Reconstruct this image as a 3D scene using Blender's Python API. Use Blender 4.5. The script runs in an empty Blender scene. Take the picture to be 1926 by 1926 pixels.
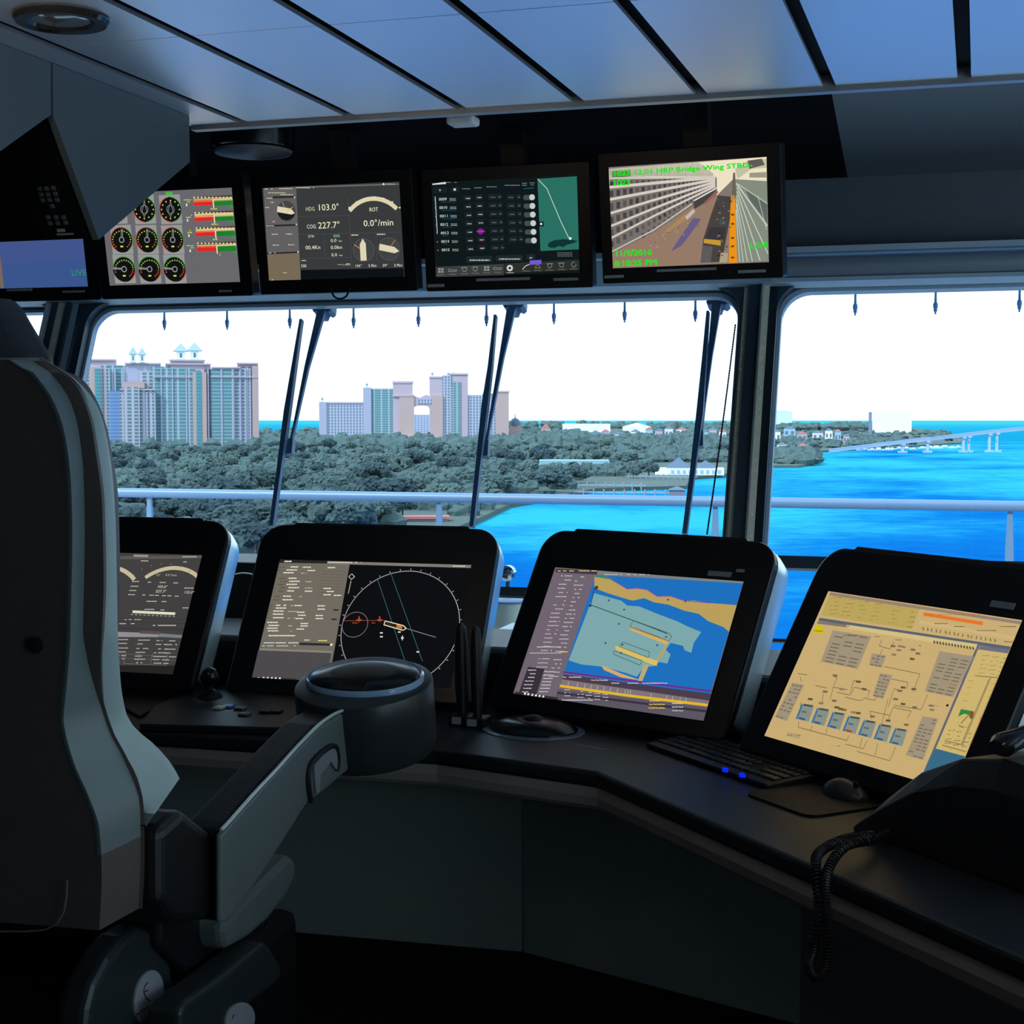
import bpy, math, random
from mathutils import Vector, Matrix, noise
random.seed(7)
SC = bpy.context.scene
COL = SC.collection
PI = math.pi
# ------------------------------------------------------------------ camera, sky, sun, exposure
FPX = 2900.0
YAW = math.atan(877 / FPX)
PITCH = math.atan(173 / FPX)
EYE = Vector((0, 0, 1.65))
cd = bpy.data.cameras.new('camera')
cd.sensor_width = 36.0
cd.lens = 36.0 * FPX / 1926.0
cd.clip_start = 0.05
cd.clip_end = 200000
cam = bpy.data.objects.new('camera', cd)
COL.objects.link(cam)
cam.location = EYE
cam.rotation_euler = (PI / 2 - PITCH, 0, YAW)
SC.camera = cam
w = bpy.data.worlds.new('overcast_sky')
SC.world = w
w.use_nodes = True
wn = w.node_tree
bg = wn.nodes['Background']
wtc = wn.nodes.new('ShaderNodeTexCoord')
wsep = wn.nodes.new('ShaderNodeSeparateXYZ')
wr = wn.nodes.new('ShaderNodeValToRGB')
wn.links.new(wtc.outputs['Generated'], wsep.inputs[0])
wn.links.new(wsep.outputs['Z'], wr.inputs[0])
wr.color_ramp.elements[0].position = 0.0
wr.color_ramp.elements[0].color = (0.93, 0.97, 1.0, 1)
wr.color_ramp.elements[1].position = 0.9
wr.color_ramp.elements[1].color = (0.62, 0.78, 1.0, 1)
wn.links.new(wr.outputs[0], bg.inputs[0])
bg.inputs[1].default_value = 2.1
sd = bpy.data.lights.new('sun', 'SUN')
sd.energy = 4.2
sd.angle = math.radians(3)
sd.color = (1.0, 0.95, 0.88)
sun = bpy.data.objects.new('sun', sd)
COL.objects.link(sun)
sun.location = (0, -20, 40)
sun.rotation_euler = (math.radians(48), 0, math.radians(-35))
SC.view_settings.view_transform = 'Standard'
SC.view_settings.look = 'None'
SC.view_settings.exposure = 0.0
SC.view_settings.gamma = 1.0
SC.view_settings.use_curve_mapping = False

# ------------------------------------------------------------------ pixel / world helpers
FW = Vector((-math.sin(YAW) * math.cos(PITCH), math.cos(YAW) * math.cos(PITCH), -math.sin(PITCH)))
RT = Vector((math.cos(YAW), math.sin(YAW), 0))
UP = RT.cross(FW)


def ray(x, y):
    return RT * ((x - 963) / FPX) - UP * ((y - 963) / FPX) + FW


def at_z(x, y, z):
    d = ray(x, y)
    return EYE + d * ((z - 1.65) / d.z)


def at_y(x, y, Y):
    d = ray(x, y)
    return EYE + d * (Y / d.y)


def at_x(x, y, X):
    d = ray(x, y)
    return EYE + d * (X / d.x)


def at_pl(x, y, P, n):
    d = ray(x, y)
    return EYE + d * ((P - EYE).dot(n) / d.dot(n))


def at_d(x, y, D):
    return EYE + ray(x, y) * D


def lin(c):
    return tuple(((v / 255.0) / 12.92 if v <= 10.3 else ((v / 255.0 + 0.055) / 1.055) ** 2.4) for v in c)


# ------------------------------------------------------------------ mesh helpers
class MB:
    def __init__(s):
        s.v = []
        s.f = []
        s.sm = []

    def add(s, vs, fs, smooth=False):
        o = len(s.v)
        s.v += [Vector(p) for p in vs]
        s.f += [[i + o for i in f] for f in fs]
        s.sm += [smooth] * len(fs)
        return s

    def box(s, a, b, M=None):
        x0, y0, z0 = a
        x1, y1, z1 = b
        vs = [Vector(p) for p in ((x0, y0, z0), (x1, y0, z0), (x1, y1, z0), (x0, y1, z0), (x0, y0, z1), (x1, y0, z1), (x1, y1, z1), (x0, y1, z1))]
        if M is not None:
            vs = [M @ p for p in vs]
        return s.add(vs, [(0, 3, 2, 1), (4, 5, 6, 7), (0, 1, 5, 4), (1, 2, 6, 5), (2, 3, 7, 6), (3, 0, 4, 7)])

    def prism(s, pts, d):
        """closed polygon of 3-D points swept along vector d"""
        n = len(pts)
        pts = [Vector(p) for p in pts]
        d = Vector(d)
        vs = pts + [p + d for p in pts]
        fs = [list(range(n))[::-1], list(range(n, 2 * n))] + [(i, (i + 1) % n, n + (i + 1) % n, n + i) for i in range(n)]
        return s.add(vs, fs)

    def tube(s, pts, r, n=8, cap=True):
        pts = [Vector(p) for p in pts]
        rs = r if isinstance(r, (list, tuple)) else [r] * len(pts)
        up = None
        vs = []
        for i, p in enumerate(pts):
            t = (pts[min(i + 1, len(pts) - 1)] - pts[max(i - 1, 0)]).normalized()
            if up is None:
                up = Vector((0, 0, 1)) if abs(t.z) < 0.9 else Vector((1, 0, 0))
            a = t.cross(up).normalized()
            b = a.cross(t).normalized()
            up = b
            for k in range(n):
                an = 2 * PI * k / n
                vs.append(p + (a * math.cos(an) + b * math.sin(an)) * rs[i])
        fs = []
        for i in range(len(pts) - 1):
            for k in range(n):
                fs.append((i * n + k, i * n + (k + 1) % n, (i + 1) * n + (k + 1) % n, (i + 1) * n + k))
        if cap:
            fs.append(list(range(n))[::-1])
            fs.append([(len(pts) - 1) * n + k for k in range(n)])
        return s.add(vs, fs, True)

    def lathe(s, prof, n=32, M=None, sx=1, sy=1):
        """prof: list of (r,z) from bottom to top"""
        vs = []
        for r, z in prof:
            for k in range(n):
                a = 2 * PI * k / n
                p = Vector((r * math.cos(a) * sx, r * math.sin(a) * sy, z))
                vs.append(M @ p if M is not None else p)
        fs = []
        for i in range(len(prof) - 1):
            for k in range(n):
                fs.append((i * n + k, i * n + (k + 1) % n, (i + 1) * n + (k + 1) % n, (i + 1) * n + k))
        fs.append(list(range(n))[::-1])
        fs.append([(len(prof) - 1) * n + k for k in range(n)])
        return s.add(vs, fs, True)

    def sheet(s, rows, smooth=True, close=False):
        m = len(rows[0])
        vs = [p for r in rows for p in r]
        fs = []
        for i in range(len(rows) - 1):
            for k in range(m if close else m - 1):
                k2 = (k + 1) % m
                fs.append((i * m + k, i * m + k2, (i + 1) * m + k2, (i + 1) * m + k))
        s.add(vs, fs, smooth)
        if close:
            o = len(s.v) - len(vs)
            s.f.append([o + k for k in range(m)][::-1])
            s.f.append([o + (len(rows) - 1) * m + k for k in range(m)])
            s.sm += [False, False]
        return s


def obj(name, mb, mat, parent=None, bevel=0.0, seg=2, sharp=None, recalc=True):
    me = bpy.data.meshes.new(name)
    me.from_pydata([tuple(p) for p in mb.v], [], mb.f)
    if mat:
        me.materials.append(mat)
    me.polygons.foreach_set('use_smooth', mb.sm)
    if recalc:
        import bmesh
        bm = bmesh.new()
        bm.from_mesh(me)
        bmesh.ops.recalc_face_normals(bm, faces=bm.faces)
        bm.to_mesh(me)
        bm.free()
    me.update()
    o = bpy.data.objects.new(name, me)
    COL.objects.link(o)
    if any(mb.sm):
        me.set_sharp_from_angle(angle=math.radians(40))
    if bevel:
        b = o.modifiers.new('bevel', 'BEVEL')
        b.width = bevel
        b.segments = seg
        b.limit_method = 'ANGLE'
        b.angle_limit = math.radians(35)
    if parent:
        setp(o, parent)
    return o


def setp(o, parent):
    o.parent = parent
    m = Matrix.Identity(4)
    q = parent
    while q:
        m = q.matrix_basis_world if False else (local_m(q) @ m)
        q = q.parent
    if not o.get('_local'):
        o.matrix_parent_inverse = m.inverted()


def local_m(o):
    return (o.matrix_parent_inverse if o.parent else Matrix.Identity(4)) @ Matrix.LocRotScale(o.location, o.rotation_euler, o.scale)


def tag(o, label, cat, group=None, kind=None):
    if label:
        o['label'] = label
    if cat:
        o['category'] = cat
    if group:
        o['group'] = group
    if kind:
        o['kind'] = kind
    return o


def thing(name, label, cat, loc=(0, 0, 0), rz=0, group=None):
    o = bpy.data.objects.new(name, None)
    o.empty_display_size = 0.1
    COL.objects.link(o)
    o.location = loc
    o.rotation_euler = (0, 0, rz)
    return tag(o, label, cat, group)


def child(o, parent):
    """child whose mesh is already in the parent's local coordinates"""
    o.parent = parent
    o.matrix_parent_inverse = Matrix.Identity(4)
    return o


def struct(name, mb, mat, parent=None, **k):
    o = obj(name, mb, mat, parent, **k)
    if not parent:
        o['kind'] = 'structure'
    return o


def kids(o):
    return [c for c in bpy.data.objects if c.parent == o]


def copy_tree(o, parent=None):
    c = o.copy()
    COL.objects.link(c)
    if parent:
        c.parent = parent
    for ch in kids(o):
        copy_tree(ch, c)
    return c


# ------------------------------------------------------------------ materials
MATS = {}


def mat(name, col, rough=0.5, metal=0.0, spec=0.5, noise_amt=0.0, nscale=20.0, bump=0.0, bscale=80.0, coat=0.0):
    if name in MATS:
        return MATS[name]
    m = bpy.data.materials.new(name)
    m.use_nodes = True
    nt = m.node_tree
    p = nt.nodes['Principled BSDF']
    p.inputs['Base Color'].default_value = (*col, 1)
    p.inputs['Roughness'].default_value = rough
    p.inputs['Metallic'].default_value = metal
    p.inputs['Specular IOR Level'].default_value = spec
    if coat:
        p.inputs['Coat Weight'].default_value = coat
        p.inputs['Coat Roughness'].default_value = 0.15
    tc = nt.nodes.new('ShaderNodeTexCoord')
    if noise_amt:
        nz = nt.nodes.new('ShaderNodeTexNoise')
        nz.inputs['Scale'].default_value = nscale
        nz.inputs['Detail'].default_value = 5
        nt.links.new(tc.outputs['Object'], nz.inputs['Vector'])
        mx = nt.nodes.new('ShaderNodeMix')
        mx.data_type = 'RGBA'
        mx.inputs['A'].default_value = (*[c * (1 - noise_amt) for c in col], 1)
        mx.inputs['B'].default_value = (*[min(1, c * (1 + noise_amt)) for c in col], 1)
        nt.links.new(nz.outputs['Fac'], mx.inputs['Factor'])
        nt.links.new(mx.outputs['Result'], p.inputs['Base Color'])
    if bump:
        nb = nt.nodes.new('ShaderNodeTexNoise')
        nb.inputs['Scale'].default_value = bscale
        nb.inputs['Detail'].default_value = 4
        nt.links.new(tc.outputs['Object'], nb.inputs['Vector'])
        bp = nt.nodes.new('ShaderNodeBump')
        bp.inputs['Strength'].default_value = bump
        bp.inputs['Distance'].default_value = 0.01
        nt.links.new(nb.outputs['Fac'], bp.inputs['Height'])
        nt.links.new(bp.outputs['Normal'], p.inputs['Normal'])
    MATS[name] = m
    return m


def brushed(name, col, rough, scale):
    m = mat(name, col, rough, 0.85)
    nt = m.node_tree
    p = nt.nodes['Principled BSDF']
    tc = nt.nodes.new('ShaderNodeTexCoord')
    mp = nt.nodes.new('ShaderNodeMapping')
    mp.inputs['Scale'].default_value = scale
    nz = nt.nodes.new('ShaderNodeTexNoise')
    nz.inputs['Scale'].default_value = 30
    nt.links.new(tc.outputs['Object'], mp.inputs[0])
    nt.links.new(mp.outputs[0], nz.inputs['Vector'])
    mr = nt.nodes.new('ShaderNodeMapRange')
    mr.inputs[3].default_value = rough - 0.04
    mr.inputs[4].default_value = rough + 0.06
    nt.links.new(nz.outputs['Fac'], mr.inputs[0])
    nt.links.new(mr.outputs[0], p.inputs['Roughness'])
    return m


def glass_mat():
    m = bpy.data.materials.new('tinted_glass')
    m.use_nodes = True
    nt = m.node_tree
    nt.nodes.clear()
    out = nt.nodes.new('ShaderNodeOutputMaterial')
    tr = nt.nodes.new('ShaderNodeBsdfTransparent')
    tr.inputs[0].default_value = (0.66, 0.86, 0.97, 1)
    gl = nt.nodes.new('ShaderNodeBsdfGlossy')
    gl.inputs['Roughness'].default_value = 0.02
    mx = nt.nodes.new('ShaderNodeMixShader')
    mx.inputs[0].default_value = 0.05
    nt.links.new(tr.outputs[0], mx.inputs[1])
    nt.links.new(gl.outputs[0], mx.inputs[2])
    nt.links.new(mx.outputs[0], out.inputs[0])
    return m


def display_mat():
    m = bpy.data.materials.new('lit_display_picture')
    m.use_nodes = True
    nt = m.node_tree
    nt.nodes.clear()
    out = nt.nodes.new('ShaderNodeOutputMaterial')
    em = nt.nodes.new('ShaderNodeEmission')
    at = nt.nodes.new('ShaderNodeAttribute')
    at.attribute_name = 'picture'
    nt.links.new(at.outputs['Color'], em.inputs[0])
    em.inputs[1].default_value = 1.0
    nt.links.new(em.outputs[0], out.inputs[0])
    return m


M_BLACK = mat('black_satin_plastic', (0.008, 0.009, 0.011), 0.45, noise_amt=0.2, bump=0.08, bscale=400)
M_BEZEL = mat('black_bezel', (0.006, 0.007, 0.009), 0.35, spec=0.35, noise_amt=0.2, nscale=60)
M_SILVER = mat('silver_grey_housing', (0.8, 0.9, 0.9), 0.3, 0.65, coat=0.3, noise_amt=0.04)
M_CEIL = brushed('brushed_aluminium_ceiling', (0.78, 0.82, 0.86), 0.36, (1, 30, 1))
M_VOID = mat('black_ceiling_void', (0.004, 0.004, 0.005), 0.9)
M_TRIM = mat('pale_metal_trim', (0.4, 0.42, 0.45), 0.4, 0.6)
M_FRAME = mat('blue_grey_window_frame', (0.4, 0.53, 0.66), 0.38, noise_amt=0.1)
M_DFRAME = mat('dark_window_frame', (0.03, 0.05, 0.07), 0.4, noise_amt=0.1)
M_STRIP = mat('riveted_steel_strip', (0.78, 0.76, 0.6), 0.4, 0.0, noise_amt=0.15)
M_BULK_LIT = mat('lit_bulkhead_lining', (0.10, 0.125, 0.155), 0.45, noise_amt=0.1)  # same lining as the black part, lighter for side-window light
M_WALL = mat('dark_lining_panel', (0.05, 0.06, 0.07), 0.6)
M_FLOOR = mat('dark_rubber_floor', (0.012, 0.013, 0.016), 0.7, noise_amt=0.3, nscale=90)
M_DESK = mat('dark_worktop', (0.013, 0.016, 0.02), 0.45, noise_amt=0.3, nscale=120)
M_CAB = mat('dark_grey_cabinet', (0.21, 0.245, 0.235), 0.45, noise_amt=0.1, nscale=60)
M_MOULD = mat('satin_edge_moulding', (0.36, 0.31, 0.28), 0.4)
M_LEATH = mat('black_leather', (0.010, 0.0105, 0.011), 0.5, spec=0.3, bump=0.25, bscale=220, noise_amt=0.2)
M_VINYL = mat('grey_vinyl', (0.13, 0.16, 0.155), 0.45, bump=0.12, bscale=260, noise_amt=0.1)
M_BOLST = mat('grey_bolster_vinyl', (0.42, 0.52, 0.50), 0.45, bump=0.12, bscale=260, noise_amt=0.08)
M_SOFF_SHADED = mat('shaded_deckhead_lining', (0.005, 0.006, 0.009), 0.95, spec=0.05)  # left part of the lining, shade put into the colour
M_SHELL = mat('brown_black_shell', (0.095, 0.074, 0.066), 0.6, noise_amt=0.15)
M_CHAIRG = mat('grey_green_chair_cover', (0.028, 0.036, 0.038), 0.35, noise_amt=0.15)
M_PLATE = mat('pale_label_plate', (0.33, 0.35, 0.37), 0.5)
M_OVERG = mat('blue_grey_console_panel', (0.095, 0.12, 0.13), 0.5, noise_amt=0.12, nscale=200)
M_GLASS = glass_mat()
M_DISP = display_mat()
M_WHITE = mat('white_paint', (0.75, 0.78, 0.8), 0.5)
M_RAIL = mat('pale_painted_rail', (0.17, 0.27, 0.42), 0.4)
M_WIPER = mat('dark_wiper_metal', (0.09, 0.15, 0.24), 0.45, noise_amt=0.2)
M_NOZ = mat('blue_grey_nozzle', (0.4, 0.6, 0.95), 0.4)
M_STEEL = mat('polished_steel', (0.5, 0.52, 0.55), 0.15, 1.0)

# ------------------------------------------------------------------ display canvas
_TX = {}


def text_geo(s):
    if s not in _TX:
        cu = bpy.data.curves.new('t', 'FONT')
        cu.body = s
        cu.size = 1.0
        cu.resolution_u = 2
        ob = bpy.data.objects.new('t', cu)
        me = ob.to_mesh()
        vs = [v.co.copy() for v in me.vertices]
        fs = [list(p.vertices) for p in me.polygons]
        ob.to_mesh_clear()
        bpy.data.objects.remove(ob)
        bpy.data.curves.remove(cu)
        wd = max([v.x for v in vs]) if vs else 0.5
        _TX[s] = (vs, fs, wd)
    return _TX[s]


class Canvas:
    """flat picture of a display; coordinates are read in a source frame and laid on the display's own plane"""

    def __init__(s, t, u, v, W, H, ox, oy, sc, aspect=1.0):
        s.t, s.u, s.vv, s.W, s.H = t, u, v, W, H
        s.n = u.cross(v)
        s.ox, s.oy, s.sc = ox, oy, sc
        s.V = []
        s.F = []
        s.C = []

    def m(s, x, y):
        P = at_pl(x / s.sc + s.ox, y / s.sc + s.oy, s.t, s.n) - s.t
        return (P.dot(s.u), P.dot(s.vv))

    def clip(s, p):
        return (min(max(p[0], 0), s.W), min(max(p[1], 0), s.H))

    def raw(s, pts, col, lay=1, clip=True):
        o = len(s.V)
        for p in pts:
            q = s.clip(p) if clip else p
            s.V.append((q[0], -q[1], 0.00018 * lay))
        s.F.append(list(range(o, o + len(pts))))
        s.C.append(lin(col))

    def bgd(s, col):
        s.raw([(0, 0), (s.W, 0), (s.W, s.H), (0, s.H)], col, 0)

    def poly(s, pts, col, lay=1):
        s.raw([s.m(*p) for p in pts], col, lay)

    def rect(s, x0, y0, x1, y1, col, lay=1, dx=0, dy=0):
        a, b = s.m(x0, y0), s.m(x1, y1)
        s.raw([a, (b[0], a[1]), b, (a[0], b[1])], col, lay)

    def line(s, pts, w, col, lay=2):
        q = [s.clip(s.m(*p)) for p in pts]
        k = s.m(pts[0][0] + w, pts[0][1])
        k0 = s.m(*pts[0])
        hw = math.hypot(k[0] - k0[0], k[1] - k0[1]) / 2
        for a, b in zip(q[:-1], q[1:]):
            d = Vector((b[0] - a[0], b[1] - a[1]))
            if d.length < 1e-6:
                continue
            n = Vector((-d.y, d.x)).normalized() * hw
            s.raw([(a[0] + n.x, a[1] + n.y), (b[0] + n.x, b[1] + n.y), (b[0] - n.x, b[1] - n.y), (a[0] - n.x, a[1] - n.y)], col, lay)

    def arc(s, x, y, r, w, a0, a1, col, lay=2, n=28, rs=None):
        c = s.m(x, y)
        k = s.m(x + r, y)
        R = rs or math.hypot(k[0] - c[0], k[1] - c[1])
        hw = R * w / r / 2
        P = []
        for i in range(n + 1):
            a = math.radians(a0 + (a1 - a0) * i / n)
            P.append((math.cos(a), -math.sin(a)))
        for p, q in zip(P[:-1], P[1:]):
            s.raw([(c[0] + p[0] * (R + hw), c[1] + p[1] * (R + hw)), (c[0] + q[0] * (R + hw), c[1] + q[1] * (R + hw)),
                   (c[0] + q[0] * (R - hw), c[1] + q[1] * (R - hw)), (c[0] + p[0] * (R - hw), c[1] + p[1] * (R - hw))], col, lay)

    def disc(s, x, y, r, col, lay=1, n=28):
        c = s.m(x, y)
        k = s.m(x + r, y)
        R = math.hypot(k[0] - c[0], k[1] - c[1])
        s.raw([(c[0] + R * math.cos(2 * PI * i / n), c[1] + R * math.sin(2 * PI * i / n)) for i in range(n)], col, lay)

    def text(s, x, y, st, h, col, lay=3, w=None):
        """x,y: left end of the baseline; h: capital height in source units"""
        vs, fs, wd = text_geo(st)
        a = s.m(x, y)
        b = s.m(x, y - h)
        k = math.hypot(b[0] - a[0], b[1] - a[1]) / 0.7
        kx = k
        if w:
            c = s.m(x + w, y)
            kx = (c[0] - a[0]) / wd
        o = len(s.V)
        for p in vs:
            s.V.append((a[0] + p.x * kx, -(a[1] - p.y * k), 0.00018 * lay))
        for f in fs:
            s.F.append([o + i for i in f])
            s.C.append(lin(col))

    def dash(s, x0, y, x1, h, col, lay=2, rnd=random, fill=0.8):
        """illegible small writing: a row of short marks"""
        h *= 0.78
        x = x0
        while x < x1:
            l = rnd.uniform(1.0, 3.2) * h
            if rnd.random() < fill:
                s.rect(x, y - h / 2, min(x + l, x1), y + h / 2, col, lay)
            x += l + 0.5 * h

    def build(s, name, parent, label=None):
        me = bpy.data.meshes.new(name)
        me.from_pydata(s.V, [], s.F)
        ca = me.color_attributes.new('picture', 'FLOAT_COLOR', 'CORNER')
        dat = []
        for p, c in zip(me.polygons, s.C):
            for _ in p.vertices:
                dat += [c[0], c[1], c[2], 1.0]
        ca.data.foreach_set('color', dat)
        me.materials.append(M_DISP)
        o = bpy.data.objects.new(name, me)
        COL.objects.link(o)
        child(o, parent)
        if label:
            o['label'] = label
        return o


def frame(ya, ti):
    u = Vector((math.cos(ya), math.sin(ya), 0))
    n = Vector((-math.sin(ya), math.cos(ya), 0))
    v = Vector((0, 0, -1)) * math.cos(ti) - n * math.sin(ti)
    return u, v


def mon_matrix(t, u, v):
    """local x = u, local y = -v (up the screen), local z = towards the viewer"""
    z = u.cross(-v)
    return Matrix(((u.x, -v.x, z.x, t.x), (u.y, -v.y, z.y, t.y), (u.z, -v.z, z.z, t.z), (0, 0, 0, 1)))


def rrect(x0, y0, x1, y1, rs, n=6):
    """rounded rectangle, rs = radii at (x0,y0),(x1,y0),(x1,y1),(x0,y1); counter-clockwise"""
    out = []
    for (cx, cy, a0), r in zip(((x0, y0, 180), (x1, y0, 270), (x1, y1, 0), (x0, y1, 90)), rs):
        sx = 1 if cx == x0 else -1
        sy = 1 if cy == y0 else -1
        if r <= 0:
            out.append((cx, cy))
            continue
        for i in range(n + 1):
            a = math.radians(a0 + 90 * i / n)
            out.append((cx + sx * r + r * math.cos(a), cy + sy * r + r * math.sin(a)))
    return out

# ================================================================== ROOM SHELL
XL, XR, YB = -5.2, 1.95, -3.0
ZC = 2.5
YE = 4.06                      # front edge of the aluminium ceiling
fl = MB().box((XL, YB, -0.1), (XR, 6.0, 0.0))
struct('floor', fl, M_FLOOR)
# ceiling: dark void above, panels as children
ce = struct('ceiling', MB().box((XL, YB, 2.53), (XR, YE + 0.03, 2.6)).box((XL, YE, 2.9), (XR, 5.95, 2.99)).box((XL, YE, 2.6), (XR, YE + 0.03, 2.9)), M_VOID)
ce['label'] = 'brushed aluminium panel ceiling with black shadow gaps over the bridge'
seams = [-2.03 + 0.33 * k for k in range(-9, 17)]
for i in range(len(seams) - 1):
    a, b = seams[i] + 0.0165, seams[i + 1] - 0.0165
    for y0, y1 in ((YB, 3.118), (3.122, YE)):
        if b < -2.2 and y1 > 3:
            pass
        struct('ceiling_panel', MB().box((a, y0, ZC), (b, y1, ZC + 0.01)), M_CEIL, ce)
struct('trim_1', MB().box((-2.2, YE, ZC - 0.012), (XR, YE + 0.035, ZC + 0.03)), M_TRIM)
# soffit and bulkhead beyond the ceiling edge, coloured shaded at left, lit at right
SL = math.tan(math.radians(22))
YW, ZW = 5.6, 2.11             # window head line, wall leans outward with height
struct('trim_2', MB().prism([(XL, YE + 0.036, 2.85), (XL, 5.505, 2.487), (XL, 5.505, 2.53), (XL, YE + 0.036, 2.89)], (-0.45 - XL, 0, 0)), M_SOFF_SHADED)['label'] = 'soffit between the ceiling edge and the windows, left part coloured dark for shade'
struct('trim_10', MB().prism([(-0.45, YE + 0.036, 2.85), (-0.45, 5.505, 2.487), (-0.45, 5.505, 2.53), (-0.45, YE + 0.036, 2.89)], (XR + 0.45, 0, 0)), M_BULK_LIT)
struct('wall_front', MB().prism([(XL, 5.5, 2.24), (XL, 5.5, 2.8), (XL, 5.9, 2.8), (XL, 5.9, 2.24)], (-0.7 - XL, 0, 0)), M_SOFF_SHADED)
struct('wall_front_right', MB().prism([(-0.7, 5.5, 2.24), (-0.7, 5.5, 2.8), (-0.7, 5.9, 2.8), (-0.7, 5.9, 2.24)], (XR + 0.7, 0, 0)), M_BULK_LIT)
struct('trim_3', MB().prism([(XL, 5.40, 2.225), (XL, 5.40, 2.245), (XL, 5.5, 2.245), (XL, 5.5, 2.225)], (XR - XL, 0, 0)), M_FRAME)
hd = MB().prism([(XL, 5.52, 2.225), (XL, 5.66, 2.225), (XL, 5.63, 2.125), (XL, 5.60, 2.12), (XL, 5.56, 2.14)], (XR - XL, 0, 0))
struct('trim_4', hd, M_FRAME)['label'] = 'blue grey header above the front windows'
struct('wall_left', MB().box((XL - 0.1, YB, 0), (XL, 6.0, 2.9)), M_WALL)
struct('wall_back', MB().box((XL, YB - 0.1, 0), (XR, YB, 2.9)), M_WALL)
# lower front wall under the sills
struct('wall_front_lower', MB().prism([(XL, 4.98, 0), (XL, 4.98, 0.78), (XL, 5.12, 0.80), (XL, 5.12, 0)], (XR - XL, 0, 0)), M_WALL)
# right wall with its own long window (light from the bridge wing)
for nm, a, b in (('wall_right', (XR, YB, 0), (XR + 0.1, 6.0, 0.35)), ('wall_right_upper', (XR, YB, 2.3), (XR + 0.1, 6.0, 2.9)),
                 ('wall_right_rear', (XR, YB, 0.35), (XR + 0.1, -0.6, 2.3)), ('wall_right_front', (XR, 4.9, 0.35), (XR + 0.1, 6.0, 2.3))):
    struct(nm, MB().box(a, b), M_WALL)

WN = Vector((0, -math.cos(math.radians(22)), math.sin(math.radians(22))))   # normal of the leaning glazing plane
WP = Vector((0, YW, ZW))


def wp(x, z, off=0.0):
    """point on the leaning window plane; off = distance outward"""
    return Vector((x, YW - (ZW - z) * SL, z)) - WN * off


def ring(out, inn, off0, off1):
    """frame between an outer rectangle and an inner rounded outline, both in (x,z)"""
    mb = MB()
    n = len(inn)
    x0, z0, x1, z1 = out
    cx0 = min(p[0] for p in inn)
    cx1 = max(p[0] for p in inn)
    cz0 = min(p[1] for p in inn)
    cz1 = max(p[1] for p in inn)
    O = []
    for (x, z) in inn:
        ax = 0 if x < (cx0 + cx1) / 2 else 1
        az = 0 if z < (cz0 + cz1) / 2 else 1
        dx = min(x - cx0, cx1 - x)
        dz = min(z - cz0, cz1 - z)
        O.append((x0 if ax == 0 else x1, z) if dx < dz else (x, z0 if az == 0 else z1))
    # snap the arc middles to the true corners
    for ax, az in ((0, 0), (1, 0), (1, 1), (0, 1)):
        c = ((cx0, cx1)[ax], (cz0, cz1)[az])
        k = min(range(n), key=lambda i: (inn[i][0] - c[0]) ** 2 + (inn[i][1] - c[1]) ** 2)
        O[k] = ((x0, x1)[ax], (z0, z1)[az])
    rows = [[wp(*p, off0) for p in O], [wp(*p, off0) for p in inn], [wp(*p, off1) for p in inn], [wp(*p, off1) for p in O], [wp(*p, off0) for p in O]]
    vs = [p for r in rows[:4] for p in r]
    fs = []
    for r in range(4):
        r2 = (r + 1) % 4
        for k in range(n):
            k2 = (k + 1) % n
            fs.append((r * n + k, r * n + k2, r2 * n + k2, r2 * n + k))
    return mb.add(vs, fs)


def wx(x, y):
    P = at_pl(x, y, WP, WN)
    return P.x, P.z


WINS = []
ZB = 0.80
xa = wx(160, 640)[0]
xb = wx(1389, 640)[0]
xc = wx(1459, 640)[0]
xl = wx(86, 640)[0]
for idx, (x0, x1, zt, o0, o1, r) in enumerate(((-5.0, xl, 2.12, -5.2, xl + 0.01, 0.05), (xa, xb, 2.12, xa - 0.05, xb + 0.012, 0.09), (xc, 1.8, 2.13, xc - 0.03, 1.95, 0.10))):
    inn = rrect(x0, ZB, x1, zt, (0.06, 0.06, r, r), 8)
    g = struct('window_%d' % (idx + 1), ring((o0, ZB - 0.06, o1, zt + 0.06), inn, -0.02, 0.07), M_DFRAME)
    inn2 = rrect(x0 + 0.006, ZB + 0.006, x1 - 0.006, zt - 0.006, (0.06, 0.06, r, r), 8)
    fr = struct('window_gasket', ring((x0 - 0.012, ZB - 0.012, x1 + 0.012, zt + 0.012), rrect(x0 + 0.012, ZB + 0.012, x1 - 0.012, zt - 0.014, (0.05, 0.05, r, r), 8), 0.022, 0.05), M_FRAME, g)
    pn = MB().prism([wp(x0 - 0.01, ZB - 0.01, 0.045), wp(x1 + 0.01, ZB - 0.01, 0.045), wp(x1 + 0.01, zt + 0.01, 0.045), wp(x0 - 0.01, zt + 0.01, 0.045)], -WN * 0.0)
    pn = MB().add([wp(x0 - 0.008, ZB - 0.01, 0.046), wp(x1 + 0.008, ZB - 0.01, 0.046), wp(x1 + 0.008, zt + 0.01, 0.046), wp(x0 - 0.008, zt + 0.01, 0.046)], [(0, 1, 2, 3)])
    struct('window_pane', pn, M_GLASS, g, recalc=False)
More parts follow.
